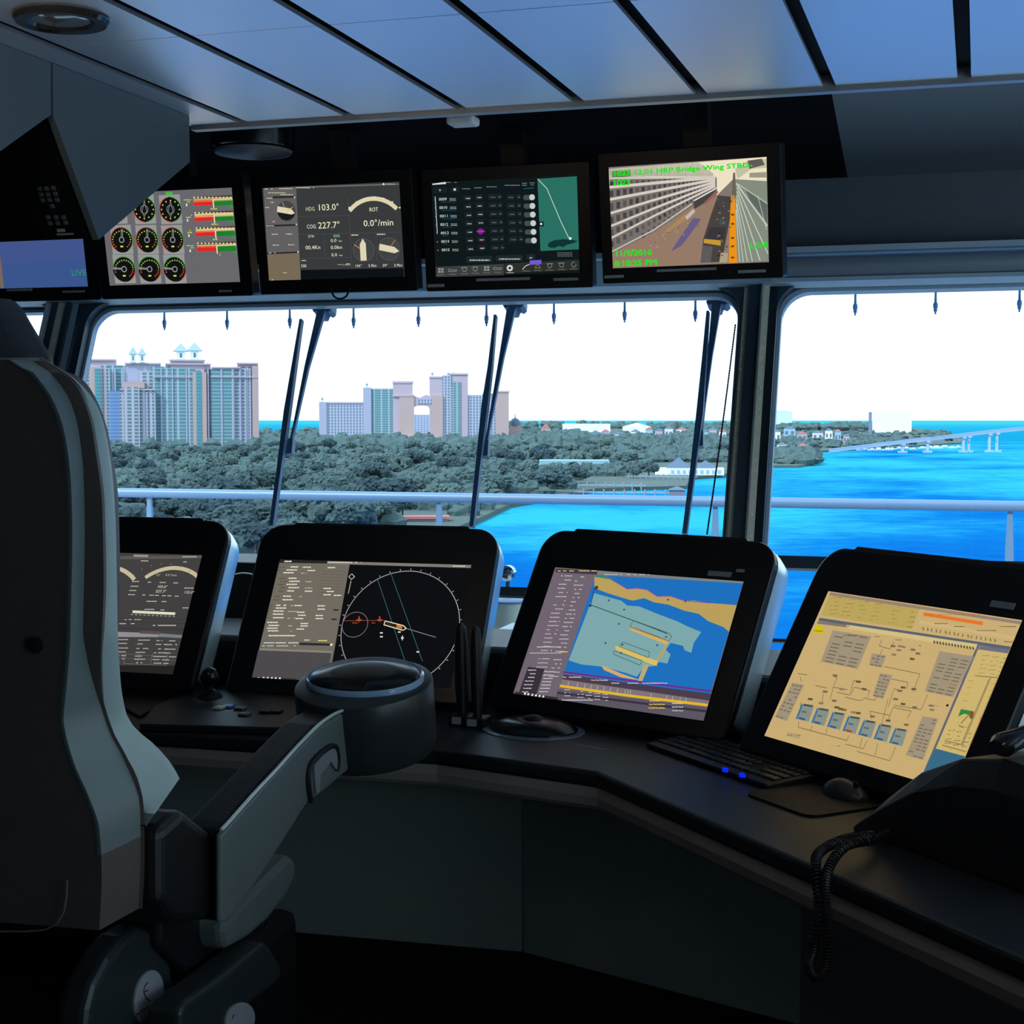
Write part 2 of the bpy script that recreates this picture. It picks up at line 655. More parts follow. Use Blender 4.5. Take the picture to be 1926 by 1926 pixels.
# right wall window
mb = MB()
for y in (-0.6, 1.22, 3.04, 4.84):
    mb.box((XR - 0.02, y, 0.35), (XR + 0.1, y + 0.06, 2.3))
g = struct('window_4', mb.box((XR - 0.02, -0.54, 0.35), (XR + 0.1, 4.84, 0.4)).box((XR - 0.02, -0.54, 2.25), (XR + 0.1, 4.84, 2.3)), M_DFRAME)
struct('window_pane', MB().add([(XR + 0.04, -0.6, 0.35), (XR + 0.04, 4.9, 0.35), (XR + 0.04, 4.9, 2.3), (XR + 0.04, -0.6, 2.3)], [(0, 1, 2, 3)]), M_GLASS, g, recalc=False)


def strip(x0, x1, off0, off1, z0=ZB - 0.05, z1=2.2):
    return MB().prism([wp(x0, z0, off0), wp(x1, z0, off0), wp(x1, z1, off0), wp(x0, z1, off0)], -WN * (off1 - off0))


def rivets(mb, x, off, step=0.036, r=0.0032, z0=0.85, z1=2.18):
    z = z0
    while z < z1:
        c = wp(x, z, off)
        M = Matrix.Translation(c) @ WN.to_track_quat('Z', 'Y').to_matrix().to_4x4()
        mb.lathe([(r, -0.001), (r, 0.001), (r * 0.5, 0.0025)], 8, M)
        z += step
    return mb


M_RIV = mat('bright_rivets', (0.9, 0.92, 0.85), 0.3, 0.0)


def pillar(name, parts, label):
    root = struct(name, strip(parts[0][0], parts[-1][1], 0.0, 0.06), M_VOID)
    root['label'] = label
    for x0, x1, m, o, nm, rv in parts:
        p = struct(nm, strip(x0, x1, -o, 0.0), m, root)
        if rv:
            struct('rivet_row', rivets(MB(), (x0 + x1) / 2, -o - 0.001), M_RIV, p)


X = lambda px, y=800: wx(px, y)[0]
pillar('trim_5', [(X(1381), X(1393.5), M_STRIP, 0.02, 'steel_strip', True), (X(1394), X(1418), M_DFRAME, 0.035, 'dark_channel', False),
                  (X(1418.5), X(1422), M_TRIM, 0.045, 'pale_edge', False), (X(1422), X(1433), M_STRIP, 0.03, 'steel_strip', True), (X(1433.5), X(1449), M_DFRAME, 0.02, 'dark_channel', False)],
       'riveted pillar between the front windows')
Xl = lambda px: wx(px, 620)[0]
pillar('trim_6', [(Xl(84), Xl(96), M_WHITE, 0.03, 'pale_strip', False), (Xl(97), Xl(108), M_DFRAME, 0.035, 'dark_channel', False), (Xl(108), Xl(122), M_STRIP, 0.03, 'steel_strip', True),
                  (Xl(123), Xl(132), M_DFRAME, 0.035, 'dark_channel', False), (Xl(132.5), Xl(150), M_FRAME, 0.02, 'blue_grey_edge', False)],
       'left pillar of the front windows behind the chair')
# roller blind cassette over window_3, horizontal window bars
bl = thing('blind_cassette', 'rounded pale blue-grey roller blind housing over the right window', 'blind', (0.9, 5.44, 2.17))
mb = MB()
mb.tube([(X(1447, ) - 0.01, 5.45, 2.178), (1.9, 5.45, 2.178)], 0.036, 20)
obj('housing', mb, mat('blind_housing', (0.3, 0.37, 0.46), 0.4, 0.3), bl)
obj('bottom_bar', MB().box((X(1447), 5.43, 2.128), (1.9, 5.47, 2.142)), M_FRAME, bl)
P1, P2 = at_pl(1436, 1057, WP, WN), at_pl(940, 1113, WP, WN)
struct('trim_7', MB().prism([wp(xc, P1.z - 0.02, -0.01), wp(1.8, P1.z - 0.02, -0.01), wp(1.8, P1.z + 0.02, -0.01), wp(xc, P1.z + 0.02, -0.01)], -WN * 0.03), M_DFRAME)
struct('trim_8', MB().prism([wp(xa, P2.z - 0.015, -0.01), wp(xb, P2.z - 0.015, -0.01), wp(xb, P2.z + 0.015, -0.01), wp(xa, P2.z + 0.015, -0.01)], -WN * 0.03), M_DFRAME)
P3 = at_pl(1475, 1206, WP, WN)
struct('trim_9', MB().prism([wp(xc, P3.z - 0.005, -0.01), wp(1.8, P3.z - 0.005, -0.01), wp(1.8, P3.z + 0.005, -0.01), wp(xc, P3.z + 0.005, -0.01)], -WN * 0.02), M_DFRAME)

# ------------------------------------------------------------------ ceiling fittings
dl_c = at_z(115, 32, ZC)
dl = thing('ceiling_downlight', 'round recessed downlight with glossy black rim in the left ceiling panel', 'ceiling light', dl_c)
obj('rim', MB().lathe([(0.062, 0.0), (0.098, -0.002), (0.1, -0.006), (0.094, -0.014), (0.07, -0.012), (0.062, 0.0)], 40, Matrix.Translation(dl_c)), mat('gloss_black_rim', (0.02, 0.02, 0.02), 0.12), dl)
obj('lens', MB().lathe([(0.066, 0.0), (0.06, -0.008), (0.04, -0.012), (0.01, -0.014)], 32, Matrix.Translation(dl_c)), mat('lamp_lens', (0.25, 0.28, 0.27), 0.08, 0.6), dl)
s1 = at_y(476, 262, 4.75)
sp = thing('ceiling_dome', 'metallic drum shaped fitting hanging in the dark recess left of the displays', 'ceiling fitting', (s1.x, 4.75, 2.68))
T = Matrix.Translation((s1.x, 4.75, 0))
obj('drum', MB().lathe([(0.122, 2.548), (0.136, 2.558), (0.15, 2.72)], 40, T), mat('dark_chrome', (0.3, 0.33, 0.36), 0.15, 1.0), sp)
obj('cover_disc', MB().lathe([(0.02, 2.530), (0.09, 2.533), (0.126, 2.540), (0.131, 2.549)], 40, T), mat('grey_disc', (0.16, 0.165, 0.19), 0.5), sp)
s2 = at_y(872, 221, 4.16)
tag(obj('smoke_detector', MB().box((s2.x - 0.04, 4.12, 2.474), (s2.x + 0.04, 4.19, 2.4995)), M_WHITE, bevel=0.008), 'small white box just below the ceiling edge over the third display', 'sensor')

# hanging console at upper left
XC = -2.13


def cx(x, y):
    p = at_x(x, y, XC)
    return p


def hang(name, pts, label, depth):
    root = thing(name, label, 'overhead console', (XC - depth / 2, pts[0].y, ZC))
    return root


A = cx(98, 130)
A.z = ZC - 0.001
B = cx(98, 216)
Cc = cx(186, 451)
D = cx(357, 305)
E = cx(357, 215)
E.z = ZC - 0.001
h1 = hang('overhead_console', [A], 'hanging grey overhead console with sloping black keypad face at upper left', 1.1)
inner = [Vector((XC, B.y, ZC - 0.001)), B + Vector((0, 0.012, 0)), Cc + Vector((0, 0.012, 0.006)), D, Vector((XC, D.y, ZC - 0.001))]
obj('housing', MB().prism([p + Vector((-0.02, 0, 0)) for p in inner], (-1.1, 0, 0)), M_BLACK, h1)
obj('side_panel', MB().prism([Vector((XC, A.y + 0.004, ZC - 0.001)), B + Vector((0, 0.004, 0)), Cc, D, Vector((XC, D.y, ZC - 0.001))], (-0.018, 0, 0)), M_OVERG, h1)
# keypad face
fn = (Cc - B)
fdir = fn.normalized()
nrm = Vector((1, 0, 0)).cross(fdir)
if nrm.y > 0:
    nrm = -nrm
fp = MB()
for k in range(2):
    pass
B2 = B + Vector((-0.03, 0.008, 0))
face = MB().prism([B2 + fdir * 0.02, B2 + fdir * (fn.length - 0.01), B2 + fdir * (fn.length - 0.01) + Vector((-1.0, 0, 0)), B2 + fdir * 0.02 + Vector((-1.0, 0, 0))], nrm * 0.008)
kp = obj('keypad_plate', face, M_BEZEL, h1)
M_KEY = mat('grey_keys', (0.10, 0.11, 0.12), 0.5)
for (px, py) in [(75, 354), (88, 354), (101, 353), (78, 365), (91, 365), (105, 364), (81, 376), (94, 375), (108, 375), (99, 387), (91, 408), (106, 408), (120, 408), (95, 419), (109, 419), (124, 418)]:
    P = at_pl(px, py, B2 + nrm * 0.008, nrm)
    obj('key', MB().prism([P + Vector((sx * 0.005, 0, 0)) + fdir * sy * 0.005 for sx, sy in ((-1, -1), (1, -1), (1, 1), (-1, 1))], nrm * 0.004), M_KEY, kp)
P = at_pl(115, 433, B2 + nrm * 0.008, nrm)
obj('label_plate', MB().prism([P + Vector((sx * 0.011, 0, 0)) + fdir * sy * 0.004 for sx, sy in ((-1, -1), (1, -1), (1, 1), (-1, 1))], nrm * 0.002), M_PLATE, kp)
P = at_pl(123, 440, B2 + nrm * 0.008, nrm)
obj('label_plate', MB().prism([P + Vector((sx * 0.024, 0, 0)) + fdir * sy * 0.002 for sx, sy in ((-1, -1), (1, -1), (1, 1), (-1, 1))], nrm * 0.002), M_PLATE, kp)
N1 = cx(-60, 328)
N0 = cx(-60, 78)
h2 = thing('overhead_console', 'nearer half of the hanging overhead console, plain grey side cut at a slant', 'overhead console', (XC - 0.5, (A.y + N1.y) / 2, ZC))
obj('side_panel', MB().prism([Vector((XC, A.y - 0.004, ZC - 0.001)), B + Vector((0, -0.004, 0)), N1, Vector((XC, N1.y, ZC - 0.001))], (-0.018, 0, 0)), M_OVERG, h2)
obj('housing', MB().prism([Vector((XC - 0.02, A.y - 0.01, ZC - 0.001)), B + Vector((-0.02, -0.016, 0.01)), N1 + Vector((-0.02, 0, 0.01)), Vector((XC - 0.02, N1.y, ZC - 0.001))], (-1.0, 0, 0)), M_BLACK, h2)

# ================================================================== CONSOLE DESK
ZD = 0.88
front = [(-3.9, 3.33), (-1.2, 3.36), (-0.79, 3.25), (0.75, 1.53)]
back = [(1.75, 2.35), (-0.05, 4.1), (-1.0, 4.45), (-3.9, 4.45)]
wt = thing('console_worktop', 'long dark console worktop bending towards the right under the tilted displays', 'worktop', (-1.2, 3.8, ZD))
obj('top_slab', MB().prism([(x, y, ZD - 0.035) for x, y in front + back], (0, 0, 0.035)), M_DESK, wt, bevel=0.008)


def offs(pl, d):
    out = []
    for i, p in enumerate(pl):
        a = Vector(pl[max(i - 1, 0)])
        b = Vector(pl[min(i + 1, len(pl) - 1)])
        t = (b - a).normalized()
        n = Vector((-t.y, t.x))
        out.append((p[0] + n.x * d, p[1] + n.y * d))
    return out


rows = []
for d, z in ((0.006, ZD - 0.036), (0.002, ZD - 0.058), (0.006, ZD - 0.078), (0.016, ZD - 0.088), (0.05, ZD - 0.09), (0.06, ZD - 0.036)):
    rows.append([Vector((x, y, z)) for x, y in offs(front, d)])
obj('edge_moulding', MB().sheet([list(r) for r in zip(*rows)], smooth=False, close=True), M_MOULD, wt)
# risers behind the displays
rz = [(-3.9, 4.02), (-1.12, 4.02), (-0.45, 3.74), (0.12, 3.27), (0.75, 2.66)]
rb = [(1.2, 3.0), (0.42, 3.62), (-0.25, 4.13), (-1.05, 4.4), (-3.9, 4.4)]
ri = obj('rear_riser', MB().prism([(x, y, ZD) for x, y in rz + rb], (0, 0, 0.145)), M_BLACK, wt, bevel=0.015)
# cabinets
ZCB = 0.36
_c = [at_z(430, 1750, ZCB), at_z(983, 1790, ZCB), at_z(1503, 1927, ZCB)]
cab_line = [(-3.9, _c[0].y - .02), (-2.6, _c[0].y - .01), (_c[1].x, _c[1].y), (_c[2].x, _c[2].y), (_c[2].x + 1.25, _c[2].y - 1.37)]
cab_lab = ['dark cabinet under the worktop hidden behind the chair at far left', 'plain dark grey cabinet front under the straight part of the worktop',
           'dark grey cabinet front at the bend between the two vertical joints', 'dark grey cabinet front at the right under the slanting worktop']
for i in range(4):
    a, b = Vector((*cab_line[i], 0)), Vector((*cab_line[i + 1], 0))
    t = (b - a).normalized()
    n = Vector((-t.y, t.x, 0))
    a2, b2 = a + t * 0.003, b - t * 0.003
    c = thing('console_cabinet', cab_lab[i], 'cabinet', ((a + b) / 2), group=None)
    obj('front_panel', MB().prism([a2 + Vector((0, 0, ZCB)), b2 + Vector((0, 0, ZCB)), b2 + Vector((0, 0, 0.842)), a2 + Vector((0, 0, 0.842))], n * 0.02), M_CAB, c)
    obj('carcass', MB().prism([a2 + n * 0.021 + Vector((0, 0, ZCB)), b2 + n * 0.021 + Vector((0, 0, ZCB)), b2 + n * 0.021 + Vector((0, 0, 0.84)), a2 + n * 0.021 + Vector((0, 0, 0.84))], n * 0.22), M_BLACK, c)
    obj('plinth', MB().prism([a2 - t * .12 + n * 0.2, b2 + t * .12 + n * 0.2, b2 + t * .12 + n * 0.2 + Vector((0, 0, ZCB - .002)), a2 - t * .12 + n * 0.2 + Vector((0, 0, ZCB - .002))], n * 0.15), M_VOID, c)

# ================================================================== DISPLAYS
def disp(name, label, t, ya, ti, W, kind, src, labelplates=(), group=None, z0=None):
    """kind: 'over' hanging flat display, 'desk' tilted console display"""
    u, v = frame(ya, ti)
    t = Vector(t)
    H = W / 1.6
    M = mon_matrix(t, u, v)
    S = Matrix.Translation((W / 2, -H - (0.05 if kind == 'over' else 0.04), 0))
    root = thing(name, label, 'monitor', group=group)
    root.matrix_world = M @ S
    Si = S.inverted()

    def ch(mbx, nm, m, par=None, **k):
        o = obj(nm, mbx, m, None, **k)
        o.parent = par or root
        o.matrix_parent_inverse = Si if par is None else Matrix.Identity(4)
        return o
    if kind == 'over':
        x0, x1, y0, y1 = -0.036, W + 0.044, 0.044, -H - 0.048
        ch(MB().prism([(x, y, -0.05) for x, y in rrect(x0, y1, x1, y0, (0.008,) * 4)], (0, 0, 0.054)), 'bezel', M_BEZEL, bevel=0.003)
        ch(MB().box((x0 + 0.05, y1 + 0.05, -0.1), (x1 - 0.05, y0 - 0.05, -0.05)), 'rear_housing', M_BLACK)
        ch(MB().box((W / 2 - 0.04, -H / 2, -0.16), (W / 2 + 0.04, y0 + 0.14, -0.11)), 'mounting_bracket', M_BLACK)
    else:
        x0, x1, y0, y1 = -0.075, W + 0.068, 0.112, -H - 0.045
        out = rrect(x0, y1, x1, y0, (0.02, 0.02, 0.07, 0.07), 8)
        ch(MB().prism([(x, y, -0.02) for x, y in out], (0, 0, 0.026)), 'bezel', M_BEZEL, bevel=0.006)
        rows = []
        for z, ins, top in ((-0.021, 0.001, 0), (-0.05, 0.0, 0.0), (-0.085, 0.004, 0.004), (-0.11, 0.016, 0.016), (-0.12, 0.035, 0.04)):
            o2 = rrect(x0 + ins, y1 + 0.05, x1 - ins, y0 - top, (0.02, 0.02, max(0.03, 0.07 - ins / 2), max(0.03, 0.07 - ins / 2)), 8)
            rows.append([Vector((x, y, z)) for x, y in o2])
        ch(MB().sheet(rows, True, True), 'rear_shell', M_SILVER)
        ch(MB().prism([(x0 + 0.09, y0 - 0.004, -0.02), (x1 - 0.09, y0 - 0.004, -0.02), (x1 - 0.1, y0 + 0.007, -0.02), (x0 + 0.1, y0 + 0.007, -0.02)], (0, 0, 0.022)), 'top_grip', M_BLACK)
        # foot from the lower edge down to the worktop
        Ml = (M @ Matrix.Identity(4)).inverted()
        pts = []
        for (lx, ly, lz) in ((x0 + 0.02, y1 + 0.002, -0.02), (x1 - 0.02, y1 + 0.002, -0.02)):
            pts.append(M @ Vector((lx, ly, lz)))
        bck = [M @ Vector((x0 + 0.02, y1 + 0.16, -0.125)), M @ Vector((x1 - 0.02, y1 + 0.16, -0.125))]
        P = [pts[0], pts[1], bck[1], bck[0]]
        Q = [Vector((p.x, p.y, 0.882)) for p in P]
        vs = [Ml @ p for p in P + Q]
        ch(MB().add(vs, [(0, 1, 2, 3), (7, 6, 5, 4), (0, 4, 5, 1), (1, 5, 6, 2), (2, 6, 7, 3), (3, 7, 4, 0)]), 'foot', M_BLACK)
    scr = ch(MB().box((-0.003, -H - 0.003, -0.01), (W + 0.003, 0.003, 0.0045 if kind == 'over' else 0.0065)), 'screen', mat('dark_screen_glass', (0.004, 0.005, 0.006), 0.3, spec=0.3))
    lift = 0.005 if kind == 'over' else 0.007
    c = Canvas(t + (u.cross(-v)) * lift, u, v, W, H, *src)
    c.finish = lambda: None

    def fin():
        o = c.build('display_picture', scr)
        o.matrix_parent_inverse = Matrix.Translation((0, 0, lift))
        for (px, py, wdt, hgt) in labelplates:
            P = M.inverted() @ at_pl(px, py, t, u.cross(v))
            ch(MB().box((P.x - wdt / 2, P.y - hgt / 2, 0.003), (P.x + wdt / 2, P.y + hgt / 2, 0.0085)), 'label_plate', M_PLATE)
        return o
    c.fin = fin
    c.M = M
    return c


R = random.Random(3)
CREAM = (226, 214, 172)
GROUP_O = None
# ---- overhead 1 : gauges
c = disp('overhead_display', 'hanging display with nine round gauges and four red and green bars', (-2.901, 4.712, 2.425), 0.0, -0.177, 0.5, 'over', (0, 0, 3.21), [(425, 547, 0.045, 0.007)])
c.bgd((104, 104, 108))
GX = [[700, 872, 1030], [735, 888, 1043], [750, 904, 1056]]
GY = [1265, 1448, 1625]
for r in range(3):
    for q in range(3):
        x, y = GX[r][q], GY[r]
        s_ = 72
        c.rect(x - s_, y - 86, x + s_, y + 84, (150, 150, 150), 1)
        c.disc(x, y, 68, (16, 17, 18), 2)
        if r == 0:
            c.arc(x, y, 66, 4, 95, 265, (190, 60, 45), 3)
            c.arc(x, y, 66, 4, -85, 85, (60, 150, 60), 3)
            c.arc(x, y, 22, 4, 0, 360, (130, 132, 132), 4, 20)
            c.line([(x, y - 50), (x - 14, y + 10), (x, y + 45), (x + 14, y + 10), (x, y - 50)], 4, (120, 122, 122), 4)
        elif r == 1:
            c.arc(x, y, 66, 4, 60, 240, (180, 80, 50), 3)
            c.arc(x, y, 66, 4, -60, 60, (70, 150, 60), 3)
            c.arc(x, y, 14, 5, 0, 360, (150, 152, 152), 4, 14)
            c.line([(x - 3, y - 14), (x - 3, y - 66)], 5, (90, 120, 100), 4)
            c.line([(x + 5, y - 14), (x + 5, y - 66)], 5, (120, 130, 120), 4)
        else:
            c.arc(x, y, 66, 4, 0, 180, (60, 150, 60), 3)
            c.arc(x, y, 66, 4, -60, 0, (190, 60, 45), 3)
            c.arc(x, y, 14, 5, 0, 360, (150, 152, 152), 4, 14)
            c.line([(x - 14, y - 2), (x - 66, y - 6)], 10, (130, 132, 132), 4)
        for k in range(0, 12 if r == 0 else 17):
            a = math.radians((k * 30) if r == 0 else (-50 + k * 280 / 16 if r == 1 else -50 + k * 250 / 16))
            cx_, cy_ = x + 54 * math.cos(a), y - 54 * math.sin(a)
            red = (r == 1 and math.sin(a) < -0.25) or (r == 2 and math.sin(a) < 0.0)
            c.rect(cx_ - 4, cy_ - 4, cx_ + 4, cy_ + 4, (200, 205, 90) if r == 0 else ((190, 90, 60) if red else (150, 180, 80)), 4)
        if r:
            c.rect(x - 8, y + 36, x + 10, y + 44, (225, 225, 70), 4)
c.rect(1000, 1160, 1042, 1176, (60, 190, 60), 3)
for (x0, y0) in ((1168, 1205), (1174, 1298), (1182, 1390), (1190, 1482)):
    c.rect(x0, y0 - 16, x0 + 236, y0 - 9, (60, 55, 40), 2)
    for k in range(11):
        c.rect(x0 + k * 22, y0 - 17, x0 + k * 22 + 12, y0 - 9, (225, 205, 150), 3)
    c.rect(x0, y0 - 6, x0 + 236, y0 + 6, (226, 205, 150), 2)
    c.rect(x0, y0 + 4, x0 + 118, y0 + 32, (222, 40, 32), 2)
    c.rect(x0 + 124, y0 + 4, x0 + 236, y0 + 32, (28, 128, 44), 2)
    for k in range(1, 6):
        c.rect(x0 + k * 20, y0 + 6, x0 + k * 20 + 2, y0 + 30, (180, 30, 25), 3)
        c.rect(x0 + 124 + k * 20, y0 + 6, x0 + 126 + k * 20, y0 + 30, (20, 100, 35), 3)
    c.rect(x0 + 116, y0 + 8, x0 + 126, y0 + 50, (235, 232, 190), 4)
    c.dash(x0 + 104, y0 + 56, x0 + 142, 8, (215, 215, 80), 3, R)
    c.dash(x0 - 64, y0 + 2, x0 - 14, 5, (220, 220, 90), 3, R)
    c.dash(x0 - 50, y0 + 14, x0 - 20, 6, (220, 220, 90), 3, R)
    c.rect(x0 - 46, y0 + 24, x0 - 36, y0 + 40, (220, 222, 215), 3)
    c.rect(x0 - 2, y0 + 34, x0 + 4, y0 + 52, (190, 60, 45), 3)
    c.rect(x0 + 218, y0 + 36, x0 + 238, y0 + 46, (40, 160, 60), 3)
c.fin()
# ---- overhead 2 : heading
c = disp('overhead_display', 'hanging display showing heading 103.0° and course 227.7°', (-2.354, 4.844, 2.44), 0.0, -0.15, 0.5, 'over', (460, 280, 5.665))
c.bgd((56, 58, 60))
c.poly([(600, 1290), (1695, 1270), (1700, 1400), (600, 1420)], (12, 18, 22), 1)
c.poly([(198, 400), (548, 395), (600, 1400), (262, 1405)], (98, 96, 96), 1)
c.poly([(245, 1122), (582, 1110), (600, 1400), (262, 1405)], (118, 106, 86), 2)
c.poly([(300, 505), (548, 500), (550, 520), (300, 528)], (44, 44, 44), 3)
c.poly([(230, 812), (565, 800), (566, 820), (231, 830)], (40, 40, 40), 3)
c.poly([(245, 1108), (578, 1092), (579, 1108), (246, 1124)], (40, 38, 34), 3)
for x, y in ((535, 515), (553, 806), (570, 1098)):
    c.rect(x - 8, y - 9, x + 8, y + 9, (200, 200, 200), 4)
for x0, y, x1 in ((215, 428, 300), (370, 424, 510), (550, 415, 740), (250, 468, 440), (380, 488, 520), (210, 526, 300), (275, 570, 315), (220, 625, 270), (285, 750, 322), (300, 775, 335), (232, 820, 315), (262, 1110, 330), (410, 1320, 450), (270, 1396, 310)):
    c.dash(x0, y, x1, 10, (205, 203, 170), 4, R)
for x, y in ((290, 910), (440, 908), (300, 1026), (465, 1022)):
    c.dash(x, y, x + 70, 13, (190, 188, 186), 4, R, 1)
c.disc(446, 662, 98, (70, 70, 70), 3)
c.poly([(350, 680), (540, 695), (525, 722), (490, 752), (446, 762), (400, 750), (370, 720)], (24, 26, 30), 4)
c.poly([(352, 612), (495, 636), (535, 684), (505, 700), (346, 672)], (222, 212, 180), 5)
c.line([(405, 570), (428, 628)], 5, (170, 180, 170), 5)
c.line([(455, 660), (520, 618)], 6, (222, 160, 70), 6)
for p in ([(562, 722), (1105, 708)], [(575, 912), (1665, 886)], [(590, 1170), (1130, 1158)], [(1103, 520), (1145, 1280)], [(845, 906), (858, 1166)], [(1400, 905), (1410, 1190)]):
    c.line(p, 3, (82, 84, 88), 2)
c.line([(548, 410), (1645, 376)], 12, (110, 110, 110), 2)
c.disc(1482, 376, 11, (220, 220, 220), 4)
c.dash(1505, 374, 1600, 8, (200, 200, 200), 4, R)
c.text(652, 662, 'HDG', 42, (190, 215, 160), w=96)
c.text(778, 658, '103.0°', 66, (238, 240, 200), w=228)
c.text(664, 850, 'COG', 42, (225, 228, 205), w=96)
c.text(784, 850, '227.7°', 68, (238, 240, 190), w=232)
c.text(678, 948, 'STW', 28, (215, 218, 200), w=66)
c.text(650, 1072, '00.4Kn', 40, (236, 232, 195), w=158)
c.text(948, 942, 'SOG', 28, (160, 220, 170), w=66)
c.text(918, 994, '0.0', 34, (225, 228, 205), w=62)
c.text(1004, 990, 'kn', 18, (225, 228, 205), w=34)
c.text(918, 1068, '0.0kn', 36, (225, 235, 200), w=122)
c.text(926, 1146, '0.0', 34, (225, 228, 205), w=62)
c.text(1010, 1142, 'kn', 18, (200, 228, 225), w=34)
c.dash(608, 1190, 655, 12, (215, 215, 190), 4, R)
c.text(604, 1262, 'DBK', 30, (222, 220, 190), w=60)
c.text(992, 1246, '—.-m', 34, (225, 228, 205), w=132)
c.text(1330, 668, 'ROT', 42, (240, 240, 205), w=94)
c.text(1268, 826, '0.0°/min', 66, (240, 240, 205), w=318)
c.dash(1138, 918, 1212, 12, (225, 225, 210), 4, R, 1)
c.dash(1412, 910, 1502, 12, (225, 225, 210), 4, R, 1)
c.arc(1385, 905, 345, 42, 43, 137, (222, 210, 172), 3, 30)
for k in range(7):
    a = math.radians(134 - k * 88 / 6)
    x, y = 1385 + 388 * math.cos(a), 905 - 388 * math.sin(a) * 1.0
    c.rect(x - 8, y - 8, x + 8, y + 8, (225, 228, 210), 4)
for x, y in ((1270, 1078), (1540, 1066)):
    c.disc(x, y, 112, (64, 66, 68), 2)
    c.arc(x, y, 112, 4, 0, 360, (98, 98, 98), 3, 32)
c.poly([(1258, 955), (1292, 1010), (1302, 1188), (1238, 1192), (1228, 1020)], (222, 212, 180), 4)
c.line([(1168, 1020), (1232, 1062)], 6, (224, 160, 90), 5)
c.poly([(1440, 1010), (1600, 1046), (1648, 1090), (1600, 1112), (1434, 1078)], (222, 212, 180), 4)
c.line([(1604, 972), (1562, 1034)], 6, (224, 130, 60), 5)
c.text(1175, 1262, '195°', 28, (225, 228, 205), w=74)
c.text(1318, 1258, '3.9kn', 28, (225, 228, 205), w=88)
c.text(1470, 1256, '39°', 28, (225, 228, 205), w=56)
c.text(1592, 1254, '3.9kn', 28, (225, 228, 205), w=90)
c.fin()
# ---- overhead 3 : route table
c = disp('overhead_display', 'hanging dark display with a route list and a teal chart strip', (-1.76, 4.896, 2.441), 0.0, -0.13, 0.5, 'over', (780, 280, 5.665), [(821, 537, 0.058, 0.01), (947, 525, 0.185, 0.009), (1065, 525, 0.083, 0.009)])
c.bgd((15, 25, 28))
c.poly([(1308, 320), (1732, 292), (1760, 1070), (1340, 1088)], (42, 112, 98), 1)
c.line([(1312, 320), (1410, 425), (1560, 780), (1640, 945), (1665, 955)], 7, (200, 220, 215), 3)
c.disc(1658, 955, 14, (230, 240, 240), 4)
c.poly([(1415, 1035), (1430, 1000), (1480, 975), (1580, 962), (1680, 968), (1738, 984), (1690, 1005), (1620, 1022), (1585, 1048), (1540, 1035), (1490, 1055), (1440, 1052)], (14, 52, 50), 2)
c.rect(1322, 776, 1376, 826, (12, 30, 28), 4)
c.disc(1348, 800, 12, (225, 230, 228), 5)
c.poly([(185, 372), (330, 352), (335, 374), (190, 384)], (215, 218, 215), 3)
c.dash(335, 358, 450, 8, (120, 130, 125), 3, R)
c.rect(200, 412, 345, 466, (24, 34, 36), 2)
c.rect(380, 405, 475, 460, (24, 34, 36), 2)
c.disc(270, 440, 8, (190, 190, 190), 3)
c.rect(415, 422, 440, 444, (215, 215, 215), 3)
for x0, x1, y in ((505, 592, 425), (635, 715, 415), (765, 875, 404), (958, 1120, 388), (1145, 1195, 366), (1145, 1195, 388), (1225, 1280, 362), (1235, 1270, 384)):
    c.dash(x0, y, x1, 9, (130, 138, 136), 3, R, 1)
c.line([(1162, 424), (1272, 416)], 4, (40, 130, 150), 3)
c.line([(218, 508), (242, 905)], 7, (205, 210, 215), 3)
for k, lab in enumerate(('0009', '0010', '0011', '0012', '0013', '0014', '0015')):
    x, y = 258 + k * 5, 556 + k * 90
    c.text(x, y - 4, lab, 30, (215, 222, 205), w=84)
    c.disc(x - 40, y - 16, 7, (150, 170, 200) if k < 4 else (200, 80, 110), 4)
    c.dash(x + 112, y - 26, x + 180, 9, (150, 165, 150), 3, R, 1)
    c.dash(x + 114, y - 10, x + 182, 9, (150, 165, 150), 3, R, 1)
    if k < 6:
        c.line([(x + 20, y + 12), (x + 60 + R.random() * 140, y + 4)], 4, (30, 90, 130), 3)
    for q, (dx, ww) in enumerate(((262, 84), (385, 84), (522, 92), (620, 50), (718, 92), (826, 46))):
        if k == 6 and q > 3:
            continue
        yy = y - 64 + (q < 1) * 6 + (q > 3) * 8 - q * 3
        c.rect(x + dx, yy, x + dx + ww, yy + 52, (27, 36, 39), 2)
        c.dash(x + dx + ww * .3, yy + 30, x + dx + ww * .85, 11, (190, 190, 190) if q < 2 else (100, 108, 106), 3, R, 1)
    if k < 6:
        y2 = 518 + k * 92
        c.rect(1180 + k * 4, y2 - 26, 1250 + k * 4, y2 + 26, (66, 76, 74), 3)
        c.disc(1182 + k * 4, y2, 26, (66, 76, 74), 3)
        c.disc(1251 + k * 4, y2 - 2, 30, (196, 206, 200), 4)
        c.line([(x + 60, y + 22), (1300, y - 6)], 2, (28, 38, 40), 1)
c.disc(703, 880, 30, (120, 30, 150), 5)
c.line([(662, 880), (745, 878)], 10, (230, 40, 170), 6)
c.disc(712, 974, 9, (200, 60, 130), 5)
c.disc(716, 1066, 7, (190, 70, 160), 5)
for x0, x1, y in ((550, 830, 1180), (865, 1155, 1168), (1190, 1285, 1155)):
    c.rect(x0, y - 32, x1, y + 26, (30, 40, 42), 2)
    c.dash(x0 + 35, y + 6, x1 - 30, 15, (185, 190, 188), 3, R, 1)
for k in range(3):
    c.dash(1520, 1106 + k * 18, 1680, 7, (120, 128, 126), 3, R, 1)
